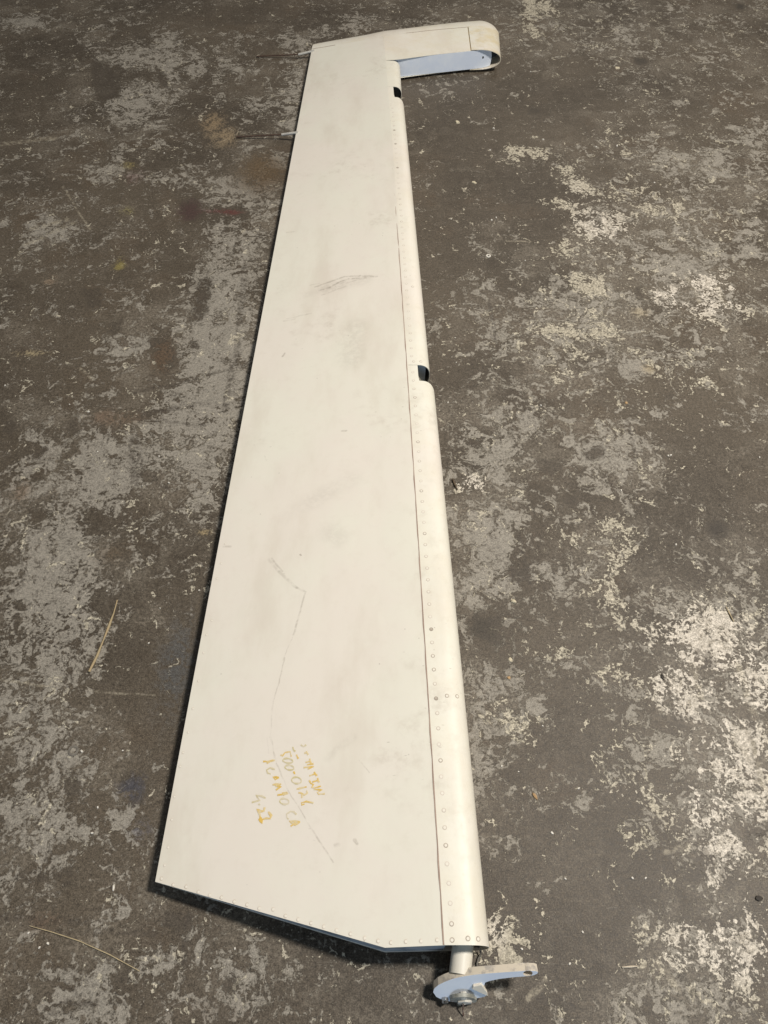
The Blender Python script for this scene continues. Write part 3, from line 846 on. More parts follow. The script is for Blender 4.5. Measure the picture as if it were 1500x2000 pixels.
# spar web that closes the wedge behind the nose skins, ribs beside the cut-outs, bracket
v = []
for j in range(41):
    y = lerp(y_root + .002, S118.y - .006, j / 40)
    _, (x0, xc, xn, zt, zb, zm) = le_profile(y, (N3a, N3b) if y < Y746 else (N2a, N2b))
    v += [(xc - .012, y, zt - .003), (xc - .012, y, zb + .001)]
part("spar_web", v, grid_faces(41, 2), M_dark)
def d_rib(y, n3, mat, frac, name, inset=.0025, lean=0.0):
    pts, (x0, xc, xn, zt, zb, zm) = le_profile(y, n3)
    loop = [(x0 + .004, zt - inset)]
    for (x, z) in pts[5:-1]:
        xx = min(x - .001, x0 + (xn - x0) * frac)
        loop.append((xx, zm + (z - zm) * .94))
    loop.append((x0 + .004, zb + inset))
    bm = bmesh.new()
    a = [bm.verts.new((x, y + lean * (zt - z), z)) for x, z in loop]
    b = [bm.verts.new((x, y + .003 + lean * (zt - z), z)) for x, z in loop]
    n = len(loop)
    bm.faces.new(a); bm.faces.new(b[::-1])
    for i in range(n): bm.faces.new((a[i], a[(i + 1) % n], b[(i + 1) % n], b[i]))
    return link(name, bm_mesh(bm, name, ROOT), mat, elev)
d_rib(Y713 + .004, (N2a, N2b), M_slate, .80, "hinge_rib")
d_rib(Y713 + .045, (N2a, N2b), M_dark, 1.0, "hinge_rib")
d_rib(Y170 + .03, (N1a, N1b), M_dark, 1.0, "hinge_rib")
d_rib(Y746 - .03, (N3a, N3b), M_dark, 1.0, "hinge_rib")
d_rib(y_root + .006, (N3a, N3b), plain("grey_green_rib", (.30, .33, .31), (.20, .22, .20), 40, .5), 1.0, "nose_rib")
# slender bracket strip seen in the larger cut-out
bm = bmesh.new()
q0 = W(811, 728, .07); q1 = W(822, 746, .035)
tube(bm, [q0, q1], .003, 6)
link("hinge_bracket", bm_mesh(bm, "hinge_bracket", ROOT), plain("bracket_tan", (.42, .38, .30), (.3, .27, .22), 60, .5), elev)

# sealant line along the seam
v = []
for j in range(121):
    y = lerp(y_root + .0005, S118.y - .004, j / 120)
    zs, _ = spz(y); x = seam_x(y)
    wdt = .0022 + .0008 * math.sin(j * 1.7) * math.sin(j * .37)
    v += [(x - wdt, y, zs + .0003), (x + .0002, y, zs + .0005)]
part("seam_sealant", v, grid_faces(121, 2), M_seal)

# ---- horn and tip
ZHM = .046
HB = .012                      # horn underside
Z_H = Z_SP1
# outer joint (towards the tip cap) and inner edge, per chordwise station
outer_px = [(609, 96), (680, 84), (749, 72), (792, 65), (850, 58.5), (914, 53), (940, 51.5)]
inner_px = [(752, 118), (775, 116.5), (800, 113), (850, 106.5), (920, 99), (938, 98.5)]
O = [W(u, v, lerp(Z_TE1, Z_H, min(max((u - 609) / 140.0, 0), 1))) for u, v in outer_px]
I = [W(u, v, Z_H) for u, v in inner_px]
def interp(P, x):
    for a, b in zip(P[:-1], P[1:]):
        if x <= b.x: return lerp(a, b, (x - a.x) / (b.x - a.x))
    a, b = P[-2], P[-1]
    return lerp(a, b, (x - a.x) / (b.x - a.x))
XH0 = S118.x - .002
XC = O[-1].x                   # where the nose starts to round
XNo = W(972, 62, ZHM).x; XNi = W(977, 116, ZHM).x
XI = I[-1].x
def nose_ring(sp, xs_from, n=16, xc=None):
    """profile from chord x = xs_from round the nose and back; sp 0 = inner edge, 1 = outer joint"""
    xcc = lerp(XI, XC, sp); xn = lerp(XNi, XNo, sp)
    pts = []
    for k in range(9):
        x = lerp(xs_from, xcc, k / 8)
        p = lerp(interp(I, x), interp(O, x), sp)
        pts.append(Vector((x, p.y, Z_H)))
    yn = pts[-1].y
    slope = (pts[-1].y - pts[-2].y) / (pts[-1].x - pts[-2].x)
    zm, hh = (Z_H + HB) / 2, (Z_H - HB) / 2
    for k in range(1, n):
        th = math.pi * k / n
        x = xcc + (xn - xcc) * math.sin(th)
        pts.append(Vector((x, yn + slope * .3 * (x - xcc), zm + hh * math.cos(th))))
    for k in range(9):
        x = lerp(xcc, xs_from, k / 8)
        p = lerp(interp(I, x), interp(O, x), sp)
        pts.append(Vector((x, p.y, HB)))
    return pts
XSEAM = (W(914, 53, Z_H).x, W(920, 99, Z_H).x)
# horn skin up to the nose cap seam (upper and lower sheet)
def horn_rows(x_in0, x_in1, x_out0, x_out1, zf, n=10, m=8):
    v = []
    for i in range(m + 1):
        sp = i / m
        for k in range(n + 1):
            x = lerp(lerp(x_in0, x_out0, sp), lerp(x_in1, x_out1, sp), k / n)
            p = lerp(interp(I, x), interp(O, x), sp)
            v.append(Vector((x, p.y, zf)))
    return v, grid_faces(m + 1, n + 1)
v, f = horn_rows(XH0, XSEAM[1], W(749, 72, Z_H).x - .001, XSEAM[0], Z_H)
o = part("horn_skin", v, f, M_cream_tip)
so = o.modifiers.new("sheet", 'SOLIDIFY'); so.thickness = .0012; so.offset = -1
v, f = horn_rows(XH0, XSEAM[1], W(749, 72, Z_H).x - .001, XSEAM[0], HB)
part("horn_lower_skin", v, f, M_cream_tip)
# nose cap: open towards the inner side
v = []
m = 8; cnt = None
for i in range(m + 1):
    sp = i / m
    ring = nose_ring(sp, lerp(XSEAM[1], XSEAM[0], sp) + .0012)
    cnt = len(ring)
    v += [q + Vector((0, 0, .0012 if q.z > .06 else 0)) for q in ring]
o = part("horn_nose_cap", v, grid_faces(m + 1, cnt), M_cream_nose, smooth=50)
so = o.modifiers.new("sheet", 'SOLIDIFY'); so.thickness = .0022; so.offset = 1
es = o.modifiers.new("crisp", 'EDGE_SPLIT'); es.split_angle = R(45)
# seam line of the nose cap
bm = bmesh.new()
a_, b_ = W(914, 53, Z_H + .0006), W(920, 99, Z_H + .0006)
d_ = Vector((.0014, 0, 0))
bm.faces.new([bm.verts.new(q) for q in (a_ - d_, a_ + d_ * .4, b_ + d_ * .4, b_ - d_)])
link("nose_cap_seam", bm_mesh(bm, "nose_cap_seam", ROOT), plain("amber_seam", (.42, .29, .12), (.56, .44, .25), 40, .6), elev)
# inner rib of the horn, pale blue, ending short of the nose
pts = nose_ring(0.0, S118.x + .012)
xe = XI + (XNi - XI) * .52
loop = []
for q in pts:
    xx = min(q.x, xe + .006 * math.cos((q.z - .047) / .035 * 1.5))
    loop.append((xx, lerp(I[0].y, I[-1].y, (xx - I[0].x) / (I[-1].x - I[0].x)) + .005, .047 + (q.z - .047) * .965))
bm = bmesh.new()
a = [bm.verts.new(q) for q in loop]
b = [bm.verts.new((x, y + .0025, z)) for x, y, z in loop]
n = len(loop)
bm.faces.new(a); bm.faces.new(b[::-1])
for i in range(n): bm.faces.new((a[i], a[(i + 1) % n], b[(i + 1) % n], b[i]))
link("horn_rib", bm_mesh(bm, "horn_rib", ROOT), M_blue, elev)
# small drilled hole in the rib
hp = W(943, 110, .055)
yr = lerp(I[0].y, I[-1].y, (hp.x - I[0].x) / (I[-1].x - I[0].x)) + .0045
bm = bmesh.new()
bmesh.ops.create_circle(bm, cap_ends=True, segments=12, radius=.0045, matrix=Matrix.Translation((hp.x, yr, .053)) @ Matrix.Rotation(R(90), 4, 'X'))
link("rib_hole", bm_mesh(bm, "rib_hole", ROOT), M_dark, elev)
# dark closing web behind the nose opening
bm = bmesh.new()
pts = nose_ring(.35, XI - .02)
bm.faces.new([bm.verts.new((q.x - .002, q.y, .047 + (q.z - .047) * .97)) for q in pts])
link("nose_bulkhead", bm_mesh(bm, "nose_bulkhead", ROOT), M_dark, elev)

# tip cap: rounds down from the joint line to the outer edge, and round the nose corner
outer_edge = [(607, 84), (650, 76), (720, 65), (780, 56), (835, 49), (890, 42.5), (945, 38)]
E = [W(u, v, lerp(.032, .062, min(max((u - 607) / 140.0, 0), 1))) for u, v in outer_edge]
rows = []
NPH = 10
stations = [O[0].x + (XC - O[0].x) * k / 30 for k in range(31)]
def cap_row(phi):
    sn, cs = math.sin(phi), math.cos(phi)
    row_t, row_b = [], []
    for x in stations:
        j = interp(O, x); e = interp(E, x)
        D = e.y - j.y
        t = min(max((x - O[0].x) / (O[2].x - O[0].x), 0), 1)
        zt = lerp(Z_TE1, Z_H, t); zb = lerp(Z_TE1 - TH_TE, HB, t)
        zm = (zt + zb) / 2
        row_t.append(Vector((x + (.006 * (1 - cs) if x == stations[0] else 0), j.y + D * sn, zm + (zt - zm) * cs)))
        row_b.append(Vector((x + (.006 * (1 - cs) if x == stations[0] else 0), j.y + D * sn, zm + (zb - zm) * cs)))
    j = interp(O, XC); D = interp(E, XC).y - j.y
    zm, hh = (Z_H + HB) / 2, (Z_H - HB) / 2
    mid = []
    for k in range(1, 16):
        th = math.pi * k / 16
        xx = (XNo - XC) * math.sin(th) * (1 - .62 * (1 - cs))
        mid.append(Vector((XC + xx, j.y + D * sn * (1 - .28 * math.sin(th) ** 2 * sn), zm + hh * math.cos(th) * cs)))
    return row_t + mid + row_b[::-1]
for i in range(NPH + 1): rows.append(cap_row(math.pi / 2 * i / NPH))
v = [q for r_ in rows for q in r_]
part("tip_cap", v, grid_faces(len(rows), len(rows[0])), M_cream_tip, smooth=60)
# joint line between skin and tip cap, shown in two stretches
def ribbon(pts, w, lift=0.0):
    v = []
    for i, p in enumerate(pts):
        t = (pts[min(i + 1, len(pts) - 1)] - pts[max(i - 1, 0)]); t.z = 0; t.normalize()
        nrm = Vector((-t.y, t.x, 0))
        v += [p + nrm * w / 2 + Vector((0, 0, lift)), p - nrm * w / 2 + Vector((0, 0, lift))]
    return v
for x0, x1 in ((O[0].x + .003, W(655, 88, .05).x), (W(793, 65, Z_H).x, W(914, 53, Z_H).x)):
    pp = [interp(O, lerp(x0, x1, k / 10)).copy() for k in range(11)]
    for q in pp:
        t = min(max((q.x - O[0].x) / (O[2].x - O[0].x), 0), 1); q.z = lerp(Z_TE1, Z_H, t)
    part("joint_line", ribbon(pp, .0020, .0007), grid_faces(11, 2), M_seal)
# screws of the nose cap
for (u, v_) in ((919, 55), (921, 71), (923, 81), (925.5, 93)):
    bm = bmesh.new()
    bmesh.ops.create_cone(bm, cap_ends=True, segments=10, radius1=.0042, radius2=.0034, depth=.0012, matrix=Matrix.Translation(W(u, v_, Z_H + .0018)))
    link("screw", bm_mesh(bm, "screw", ROOT), M_grime, elev)

# ---- rivets: a shallow disc with a grimy ring, one mesh shared
def rivet_mesh(name, r, mats):
    bm = bmesh.new()
    S = 14
    def ring(rad, z): return [bm.verts.new((rad * math.cos(2 * math.pi * k / S), rad * math.sin(2 * math.pi * k / S), z)) for k in range(S)]
    r0, r1, r2 = ring(r, .0), ring(r * .92, .00012), ring(r * .58, .00010)
    c = bm.verts.new((0, 0, .00012))
    for k in range(S):
        q = (k + 1) % S
        f1 = bm.faces.new((r0[k], r0[q], r1[q], r1[k])); f1.material_index = 1
        f2 = bm.faces.new((r1[k], r1[q], r2[q], r2[k])); f2.material_index = 1
        bm.faces.new((r2[k], r2[q], c))
    me = bpy.data.meshes.new(name); bm.to_mesh(me); bm.free()
    for mm in mats: me.materials.append(mm)
    return me
M_g = [plain("rivet_ring_faint", (.62, .56, .48), (.68, .62, .53), 40, .5), plain("rivet_ring", (.55, .49, .41), (.64, .58, .49), 40, .5), M_grime]
riv_meshes = [rivet_mesh("rivet", .0041, [M_cream_le, m_]) for m_ in M_g]
riv_dark = rivet_mesh("rivet", .0041, [M_grime, plain("rivet_dark_ring", (.30, .26, .21), (.38, .33, .27), 40, .6)])
def put_rivet(loc, nor, me, sc=1.0):
    o = bpy.data.objects.new("rivet", me)
    C.objects.link(o); o.parent = elev
    o.location = loc - ROOT + nor * .0001
    o.rotation_euler = nor.to_track_quat('Z', 'Y').to_euler()
    o.scale = (sc, sc, 1)
rng = random.Random(5)
y = y_root + .030
yend = W(762, 205, Z_SP1).y
k = 0
while y < yend:
    if not (Y713 - .012 < y < Y713 + .004):
        xs_, xn_ = seam_x(y), line_x(N3a, N3b, y) if y < Y746 else line_x(N2a, N2b, y)
        x = xs_ + .0135 + rng.uniform(-.0006, .0006)
        zs, _ = spz(y)
        me = riv_dark if rng.random() < .03 else riv_meshes[rng.choice([0, 0, 1, 1, 1, 2] if y < Y746 else [0, 0, 0, 1])]
        put_rivet(Vector((x, y, zs + LAP + .0003)), Vector((0, 0, 1)), me)
    y += .0292 + rng.uniform(-.0008, .0008)
    k += 1
for (u, v_) in ((883, 1836), (914, 1833), (934, 1834), (873, 1359), (893, 1360), (806, 560), (808, 706), (822, 706)):
    h = on_le(u, v_)
    if h: put_rivet(h[0], h[1], riv_meshes[2 if v_ > 1000 else 1])
for (u, v_) in [(316, 1716), (339, 1728), (364, 1732), (388, 1742), (410, 1748), (433, 1753), (458, 1761), (483, 1767), (507, 1774), (534, 1776), (558, 1789), (583, 1796), (608, 1803), (633, 1810), (658, 1817), (685, 1824), (713, 1832), (739, 1838), (764, 1841), (793, 1839), (823, 1838), (854, 1836)]:
    q = on_skin(u, v_)
    if q: put_rivet(q, Vector((0, 0, 1)), riv_meshes[rng.choice([0, 1, 1])], .85)
for (u, v_) in [(322, 1690), (329, 1655), (336, 1601), (341, 1556), (352, 1497), (358, 1470), (368, 1430), (377, 1384), (388, 1330), (398, 1275), (404, 1240), (414, 1212), (424, 1130), (432, 1100), (440, 1062)]:
    q = on_skin(u, v_)
    if q: put_rivet(q, Vector((0, 0, 1)), riv_meshes[0], .72)

# ---- marker writing on the skin
def ink_material():
    g = NT("faded_yellow_marker")
    p = g.obj()
    n = g.noise(p, 60, 4, .65)
    col = g.mix(g.step(n, .36, .66), (.70, .47, .10), (.70, .60, .38))
    return g.out(col, .5)
M_ink = ink_material()
M_ink_faint = plain("pale_olive_marker", (.60, .53, .31), (.68, .61, .46), 60, .5)
def strokes(name, lines, mat, w=.0026):
    bm = bmesh.new()
    for ln in lines:
        P = []
        for (x, y_) in ln:
            q = on_skin(440 + x / 5.0, 1400 + y_ / 5.0, .0005)
            if q: P.append(q)
        fine_ = []
        for a, b in zip(P[:-1], P[1:]):
            nseg = max(1, int((b - a).length / .004))
            for k in range(nseg): fine_.append(lerp(a, b, k / nseg))
        fine_.append(P[-1])
        vs = []
        for i, q in enumerate(fine_):
            t = fine_[min(i + 1, len(fine_) - 1)] - fine_[max(i - 1, 0)]
            t.normalize()
            s_ = Vector((-t.y, t.x, 0)) * w * .5 * (1 + .30 * math.sin(i * 2.1 + len(fine_)) + .25 * math.sin(i * .9))
            vs.append((bm.verts.new(q + s_), bm.verts.new(q - s_)))
        for a, b in zip(vs[:-1], vs[1:]):
            try: bm.faces.new((a[0], a[1], b[1], b[0]))
            except ValueError: pass
    return tag(link(name, bm_mesh(bm, name, ROOT), mat, elev), kind="stuff")
def ell(cx, cy, rx, ry, n=14, rot=8, a0=20, a1=380):
    out = []
    for k in range(n + 1):
        a = R(a0 + (a1 - a0) * k / n)
        x, y_ = rx * math.cos(a), ry * math.sin(a)
        c, s = math.cos(R(rot)), math.sin(R(rot))
        out.append((cx + x * c - y_ * s, cy + x * s + y_ * c))
    return out
o = strokes("handwriting", [[(738, 275), (765, 292), (790, 275)], [(660, 295), (668, 325), (685, 340)], ell(628, 497, 45, 23), ell(697, 622, 48, 32), ell(612, 430, 50, 22), ell(578, 828, 46, 28), [(695, 955), (670, 930), (640, 925), (600, 950), (605, 990), (620, 1000)], [(487, 515), (440, 500), (405, 520), (415, 550), (445, 560)]], M_ink_faint)
o = strokes("handwriting", [[(790, 338), (812, 372)], [(772, 356), (802, 352)], [(825, 408), (838, 458)], [(785, 447), (832, 434)],
    [(765, 497), (868, 487), (805, 512)], [(800, 468), (862, 460)], [(868, 538), (895, 577)], [(822, 578), (882, 556)], [(902, 598), (916, 642)], [(850, 638), (910, 620)],
    [(820, 620), (838, 652), (862, 660), (846, 690), (872, 695), (935, 678)], [(865, 708), (945, 715), (900, 740), (912, 757), (972, 752)]], M_ink)
o = strokes("handwriting", [[(695, 370), (715, 410)], [(540, 372), (560, 382), (585, 350), (635, 342), (646, 390)], [(668, 535), (680, 560)], [(697, 707), (795, 684)],
    [(795, 720), (803, 745), (772, 766), (745, 745), (715, 742)], [(745, 745), (752, 792)], [(862, 842), (790, 828), (745, 840), (748, 862), (775, 852)]], M_ink)
o = strokes("handwriting", [[(485, 425), (405, 440), (410, 455), (440, 442)], [(370, 437), (402, 437)], [(525, 592), (470, 588), (490, 615), (525, 592)],
    [(460, 665), (545, 655), (490, 678), (545, 685), (495, 715)], [(490, 668), (540, 668)], [(510, 765), (615, 750), (600, 736), (560, 745), (575, 770)],
    [(730, 1025), (625, 1018), (680, 1060), (730, 1025)], [(640, 1070), (690, 1032)]], M_ink, .0028)
o = strokes("handwriting", [[(395, 795), (355, 775), (300, 768), (340, 815), (260, 838)], [(325, 850), (340, 862)]], M_ink_faint)
o = strokes("handwriting", [[(385, 885), (380, 920), (345, 925), (310, 900), (338, 955), (345, 1000)], [(420, 928), (450, 965), (440, 995), (400, 992), (362, 1005), (360, 1045), (335, 1000), (350, 985), (352, 1030)]], M_ink, .0036)

# ---- root end: torque tube, crank arm, hub and bolts
TILT = R(28)
PN = Vector((0, -math.cos(TILT), math.sin(TILT)))          # plate faces the near side and up
P0 = W(900, 1898, .078)
def on_plate(u, v_, lift=0.0):
    d = ray(u, v_); o_ = Vector((0, 0, CAM_H))
    t = (P0 + PN * lift - o_).dot(PN) / d.dot(PN)
    return o_ + d * t
crank_px = [(846, 1938), (848, 1931), (856, 1924), (868, 1918), (884, 1912), (900, 1908), (925, 1904), (950, 1901.5), (985, 1899), (1015, 1897), (1036, 1896), (1046, 1896.5), (1051, 1898.5), (1049, 1902), (1042, 1905),
            (1025, 1907), (1000, 1909), (975, 1912), (956, 1916), (948, 1919), (945, 1926), (948, 1936), (950, 1944), (946, 1947), (930, 1950), (908, 1955), (880, 1956), (864, 1953), (852, 1947)]
hole_c = (1031, 1901.2)
bm = bmesh.new()
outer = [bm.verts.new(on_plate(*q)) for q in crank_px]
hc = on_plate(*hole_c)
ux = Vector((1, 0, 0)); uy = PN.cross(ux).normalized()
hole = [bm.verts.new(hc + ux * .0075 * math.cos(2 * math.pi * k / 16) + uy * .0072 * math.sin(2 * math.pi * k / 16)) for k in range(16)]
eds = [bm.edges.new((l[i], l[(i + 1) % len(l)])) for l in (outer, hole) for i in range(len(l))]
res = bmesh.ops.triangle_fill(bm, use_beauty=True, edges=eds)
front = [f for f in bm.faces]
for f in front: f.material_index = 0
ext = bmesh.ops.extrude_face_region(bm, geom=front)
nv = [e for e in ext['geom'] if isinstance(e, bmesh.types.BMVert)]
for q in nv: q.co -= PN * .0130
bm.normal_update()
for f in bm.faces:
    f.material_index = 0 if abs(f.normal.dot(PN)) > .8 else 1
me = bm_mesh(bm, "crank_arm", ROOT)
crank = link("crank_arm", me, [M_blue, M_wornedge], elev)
bv = crank.modifiers.new("edge", 'BEVEL'); bv.width = .0012; bv.segments = 2; bv.limit_method = 'ANGLE'; bv.angle_limit = R(40)
tag(crank, "pale blue faced crank arm with worn cream edge and a hole at its end")
# torque tube
ta, tb = W(905, 1838, .050), W(898, 1903, .050)
bm = bmesh.new()
tube(bm, [ta + Vector((0, .03, 0)), ta, Vector((tb.x, P0.y - .002, tb.z))], .0178, 32)
link("torque_tube", bm_mesh(bm, "torque_tube", ROOT), M_cream_le, elev, 40)
# lug on the plate
def prism(pts_px, lift0, lift1, mat, name):
    bm = bmesh.new()
    a = [bm.verts.new(on_plate(*q) + PN * lift0) for q in pts_px]
    b = [bm.verts.new(on_plate(*q) + PN * lift1) for q in pts_px]
    n = len(a)
    bm.faces.new(a); bm.faces.new(b)
    for i in range(n): bm.faces.new((a[i], a[(i + 1) % n], b[(i + 1) % n], b[i]))
    o = link(name, bm_mesh(bm, name, ROOT), mat, elev)
    bv = o.modifiers.new("edge", 'BEVEL'); bv.width = .0008; bv.segments = 2; bv.limit_method = 'ANGLE'
    return o
prism([(921, 1927), (924, 1922), (940, 1919), (951, 1934), (952, 1941)], -.001, .004, M_cream_le, "stop_lug")
def boss(u, v_, r, h, mat, name, seg=6, lift=0.0, r2=None, tilt=None):
    ax = PN if tilt is None else Vector((0, -math.cos(R(tilt)), math.sin(R(tilt))))
    bm = bmesh.new()
    c = on_plate(u, v_) + ax * (h / 2 + lift)
    rot = ax.to_track_quat('Z', 'Y').to_matrix().to_4x4()
    bmesh.ops.create_cone(bm, cap_ends=True, segments=seg, radius1=r, radius2=r2 or r, depth=h, matrix=Matrix.Translation(c) @ rot)
    o = link(name, bm_mesh(bm, name, ROOT), mat, elev, 40)
    bv = o.modifiers.new("edge", 'BEVEL'); bv.width = .0006; bv.segments = 2; bv.limit_method = 'ANGLE'
    return o
M_greyhub = plain("weathered_hub_metal", (.34, .34, .30), (.20, .20, .17), 80, .5, .1)
boss(902.5, 1946, .0205, .006, M_greyhub, "hub_flange", 28, -.001, None, 8)
boss(907, 1950, .0130, .005, M_sleeve, "hub_nut", 6, .002, None, 6)
boss(905, 1937.5, .0056, .010, M_sleeve, "bolt", 6, .0, None, 12)
boss(869, 1951, .0062, .005, M_steel, "bolt", 6, .0)
boss(870, 1950.5, .0028, .0045, M_dark, "bolt", 10, .003)
boss(884, 1949, .0052, .004, M_steel, "bolt", 6, .0)
boss(925, 1949, .0055, .005, M_greyhub, "bolt", 6, .0)
boss(905, 1951, .0036, .004, M_sleeve, "bolt", 10, .004, None, 8)
# strand modelled for the bolt's shadow below the hub, and the hooked wire at the root
bm = bmesh.new()
tube(bm, [on_plate(905, 1954) + PN * .008, W(904.5, 1962, .020), W(904, 1974, .010), W(905, 1984, .003)], .0011, 8)
link("bolt_shadow_strand", bm_mesh(bm, "bolt_shadow_strand", ROOT), M_bolt_shadow, elev, 60)
bm = bmesh.new()
tube(bm, [W(925, 1849, .045), W(934, 1849, .03), W(939, 1857, .012), W(938, 1865, .005), W(934, 1873, .004), W(931.5, 1882, .004), W(932, 1892, .0035)], .0016, 8)
link("bonding_wire", bm_mesh(bm, "bonding_wire", ROOT), plain("dark_wire", (.09, .08, .07), (.16, .15, .13), 60, .5), elev, 60)

# ---- static wicks at the thin edge
for (a, b, c, za) in (((609, 100.5), (583, 106.5), (501, 110), .030), ((577, 259.5), (550.5, 263), (462, 267.5), .032)):
    A_, B_, C_ = W(*a, za), W(*b, za - .012), W(*c, .005)
    bm = bmesh.new()
    tube(bm, [B_ + (A_ - B_) * .1, lerp(B_, C_, .5), C_], .0026, 8)
    w_ = link("static_wick", bm_mesh(bm, "static_wick", ROOT), M_brown, elev, 60)
    bm = bmesh.new()
    tube(bm, [A_ + (A_ - B_) * .2, B_], .0046, 10)
    link("sleeve", bm_mesh(bm, "sleeve", ROOT), M_sleeve, w_, 60)

# ------------------------------------------------------------------ loose bits on the floor
def chip_mesh(rx, ry, h, seed, n=7):
    rr = random.Random(seed)
    bm = bmesh.new()
    a, b = [], []
    for k in range(n):
        th = 2 * math.pi * k / n + rr.uniform(-.25, .25)
        q = rr.uniform(.7, 1.1)
        a.append(bm.verts.new((rx * q * math.cos(th), ry * q * math.sin(th), 0)))
        b.append(bm.verts.new((rx * q * .86 * math.cos(th), ry * q * .86 * math.sin(th), h * rr.uniform(.6, 1.1))))
    t = bm.verts.new((rr.uniform(-.2, .2) * rx, rr.uniform(-.2, .2) * ry, h * 1.15))
    bm.faces.new(a[::-1])
    for k in range(n):
        q = (k + 1) % n
        bm.faces.new((a[k], a[q], b[q], b[k])); bm.faces.new((b[k], b[q], t))
    return bm_mesh(bm, "chip")
M_bits = {
    'white': plain("white_flake", (.74, .70, .62), (.64, .60, .52), 200, .6),
    'tan': plain("tan_flake", (.46, .30, .15), (.38, .25, .13), 150, .7),
    'cream': plain("cream_flake", (.60, .53, .38), (.50, .44, .32), 150, .7),
    'straw': plain("dry_straw", (.50, .40, .24), (.38, .31, .19), 90, .7),
    'cane': plain("split_cane", (.36, .29, .17), (.40, .30, .17), 60, .7),
    'black': plain("dark_fleck", (.03, .025, .02), (.05, .04, .03), 90, .7),
    'bark': plain("brown_bark", (.13, .095, .06), (.09, .065, .04), 90, .8),
    'pinewood': plain("pale_wood", (.62, .54, .42), (.50, .43, .32), 120, .6)}
def bit(name, px, rx, ry, h, rot, mat, label, cat, group=None, seed=0):
    p = W(*px)
    o = link(name, chip_mesh(rx, ry, h, seed), M_bits[mat])
    o.location = p; o.rotation_euler = (0, 0, R(rot))
    return tag(o, label, cat, group)
bit("paint_flake", (222, 1734), .0022, .0062, .0018, 4, 'white', "white wedge shaped flake near the bottom left corner of the elevator", "paint flake", seed=3)
bit("wood_chip", (1045, 1555), .0042, .0088, .003, 25, 'tan', "tan oval chip on the dark floor beside the riveted leading edge", "wood chip", seed=4)
bit("wood_chip", (997, 1289), .0044, .0070, .002, 15, 'cream', "buff jagged chip right of the leading edge, upper one of two", "wood chip", seed=5)
bit("wood_chip", (994, 1324), .0040, .0050, .002, 60, 'tan', "small brown chip just below the buff jagged chip", "wood chip", seed=6)
bit("pebble", (1003, 1175), .0062, .0062, .005, 0, 'cream', "pale yellow round pebble on grey paint right of the elevator", "pebble", seed=8)
bit("paint_flake", (893, 239), .0095, .012, .005, 20, 'cream', "yellowish pebble like crumb below the horn of the elevator", "paint flake", seed=9)
bit("paint_flake", (1205, 133), .013, .010, .003, -15, 'cream', "bright cream flake in the top right part of the floor", "paint flake", seed=10)
bit("paint_flake", (1223, 787), .0045, .005, .002, 20, 'tan', "small orange tan flake among pale worn patches", "paint flake", seed=11)
bit("paint_flake", (926, 357), .010, .007, .003, -18, 'cream', "thin cream sliver on the dark smooth floor beside the leading edge", "paint flake", seed=12)
bit("bark_chip", (1293, 1322), .004, .008, .003, 0, 'black', "black wedge shaped chip on the pale speckled patch", "bark chip", seed=13)
bit("bark_chip", (1482, 1755), .009, .006, .003, 10, 'black', "dark brown chip near the right border of the floor", "bark chip", seed=14)
def rod_thing(name, pts, r, mat, label, cat, radii=None):
    bm = bmesh.new()
    P = [W(u, v_, z) for u, v_, z in pts]
    c = P[len(P) // 2].copy(); c.z = 0
    tube(bm, [p - c for p in P], r, 8, True, radii)
    o = link(name, bm_mesh(bm, name), M_bits[mat], None, 50)
    o.location = c
    return tag(o, label, cat)
rod_thing("wood_splinter", [(229, 1172, .004), (222, 1198, .0035), (213, 1222, .004), (202, 1250, .0035), (190, 1280, .004), (174, 1312, .003)], .003, 'cane',
          "long frayed tan splinter on the dark floor beside the thin edge", "splinter", [.0014, .0015, .0032, .0016, .0029, .0026])
rod_thing("dry_straw", [(57, 1808, .004), (100, 1820, .003), (155, 1838, .0025), (215, 1865, .0025), (273, 1897, .002)], .0013, 'straw',
          "thin curved dry straw lying in the bottom left of the floor", "straw", [.0005, .0008, .0009, .0009, .0007])
rod_thing("wood_sliver", [(1215, 1889, .002), (1232, 1888, .003), (1247, 1887, .002)], .0016, 'pinewood',
          "short pale wood sliver to the right of the crank arm", "splinter", [.0008, .0018, .0008])
rod_thing("twig", [(1418, 1185, .003), (1425, 1198, .003), (1433, 1214, .002)], .0016, 'straw',
          "short thin tan twig above the white speckled patch", "twig", [.001, .0015, .001])
rod_thing("dark_twig", [(884, 935, .004), (888, 945, .004), (893, 956, .003)], .004, 'bark',
          "stubby dark twig close to the riveted leading edge", "twig", [.0018, .0026, .0012])
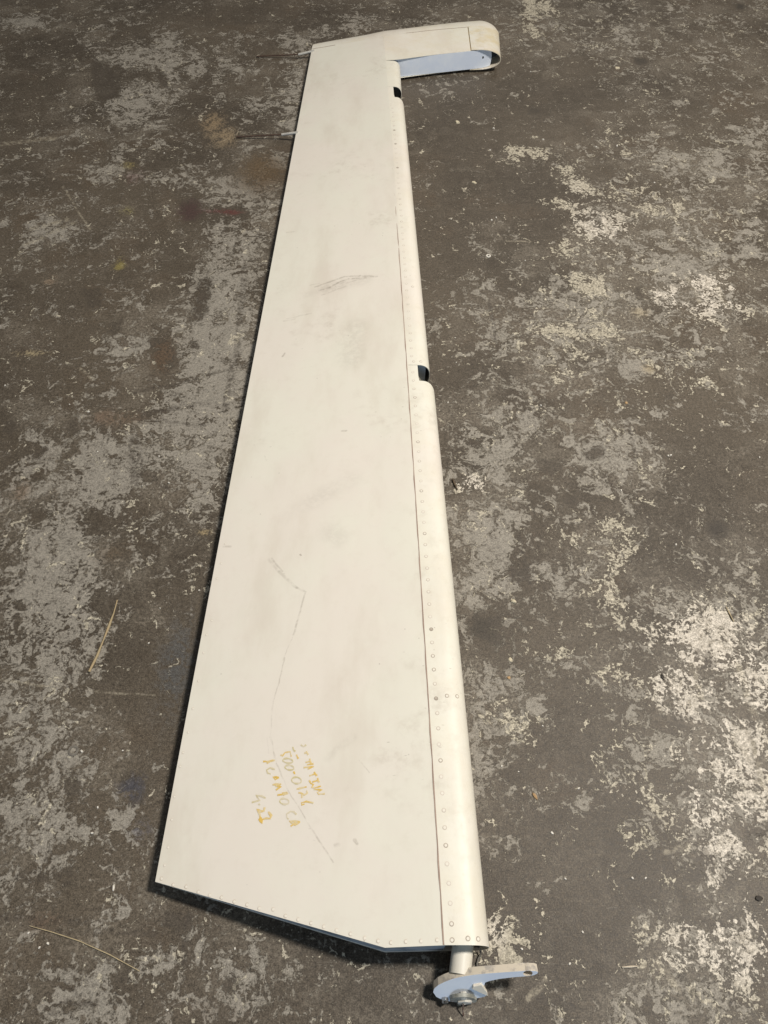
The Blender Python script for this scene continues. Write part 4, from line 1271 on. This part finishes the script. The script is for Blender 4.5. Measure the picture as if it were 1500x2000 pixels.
def washer(px, ro, ri, h, mat, label):
    bm = bmesh.new()
    S = 28
    prof = [(ri, 0), (ri, h), (ro * .97, h), (ro, h * .8), (ro, 0)]
    rings = [[bm.verts.new((r_ * math.cos(2 * math.pi * k / S), r_ * math.sin(2 * math.pi * k / S), z)) for k in range(S)] for r_, z in prof]
    for i in range(len(rings)):
        A_, B_ = rings[i], rings[(i + 1) % len(rings)]
        for k in range(S): bm.faces.new((A_[k], A_[(k + 1) % S], B_[(k + 1) % S], B_[k]))
    o = link("washer", bm_mesh(bm, "washer"), mat, None, 40)
    o.location = W(*px)
    return tag(o, label, "washer")
washer((143.5, 1466), .0105, .0062, .0016, plain("grimy_washer", (.17, .155, .13), (.22, .20, .17), 90, .55, .2), "flat grimy grey washer lying left of the thin edge")
washer((954, 500), .0075, .0036, .0016, M_bits['white'], "tiny white plastic ring on the dark floor right of the leading edge")
# pale crumbs
crumbs = [(191, 1577), (180, 1627), (77, 1851), (94, 1843), (56, 1822), (412, 1891), (327, 1972), (459, 1853), (321, 299), (209, 1154), (389, 1153), (330, 943), (191, 882), (311, 891), (173, 804), (278, 949), (136, 790), (10, 753),
          (960, 430), (969, 425), (881, 428), (957, 293), (1026, 509), (1061, 273), (964, 251), (1222, 198), (1279, 198), (1164, 287), (1205, 285), (1278, 357), (1362, 462), (1036, 140), (1056, 792), (1060, 1418), (1078, 1627), (1235, 1715), (1130, 1540), (1013, 1507),
          (1113, 1882), (1138, 1820), (1019, 1853), (1320, 1064), (1483, 893), (1305, 890), (1310, 889), (891, 708), (889, 660), (875, 786), (1213, 958), (1261, 1715), (980, 1496), (1104, 1716), (313, 1188), (291, 1256), (160, 1467), (240, 1466)]
cm = [chip_mesh(.0017, .0024, .0016, 50 + k, 6) for k in range(5)]
for me in cm: me.materials.append(M_bits['white'])
for k, (u, v_) in enumerate(crumbs):
    o = bpy.data.objects.new("paint_crumb", cm[k % 5])
    C.objects.link(o)
    o.location = W(u, v_)
    s_ = rng.uniform(.8, 1.5) * (1.0 + max(0, (900 - v_)) / 1300)
    o.scale = (s_, s_, s_); o.rotation_euler = (0, 0, rng.uniform(0, 6.28))
    tag(o, "tiny white paint crumb loose on the floor " + ("beside the thin edge" if u < 470 and v_ < 1700 else "below the root end" if u < 900 and v_ >= 1700 else "on the leading edge side"), "paint crumb", "white paint crumbs scattered over the floor")
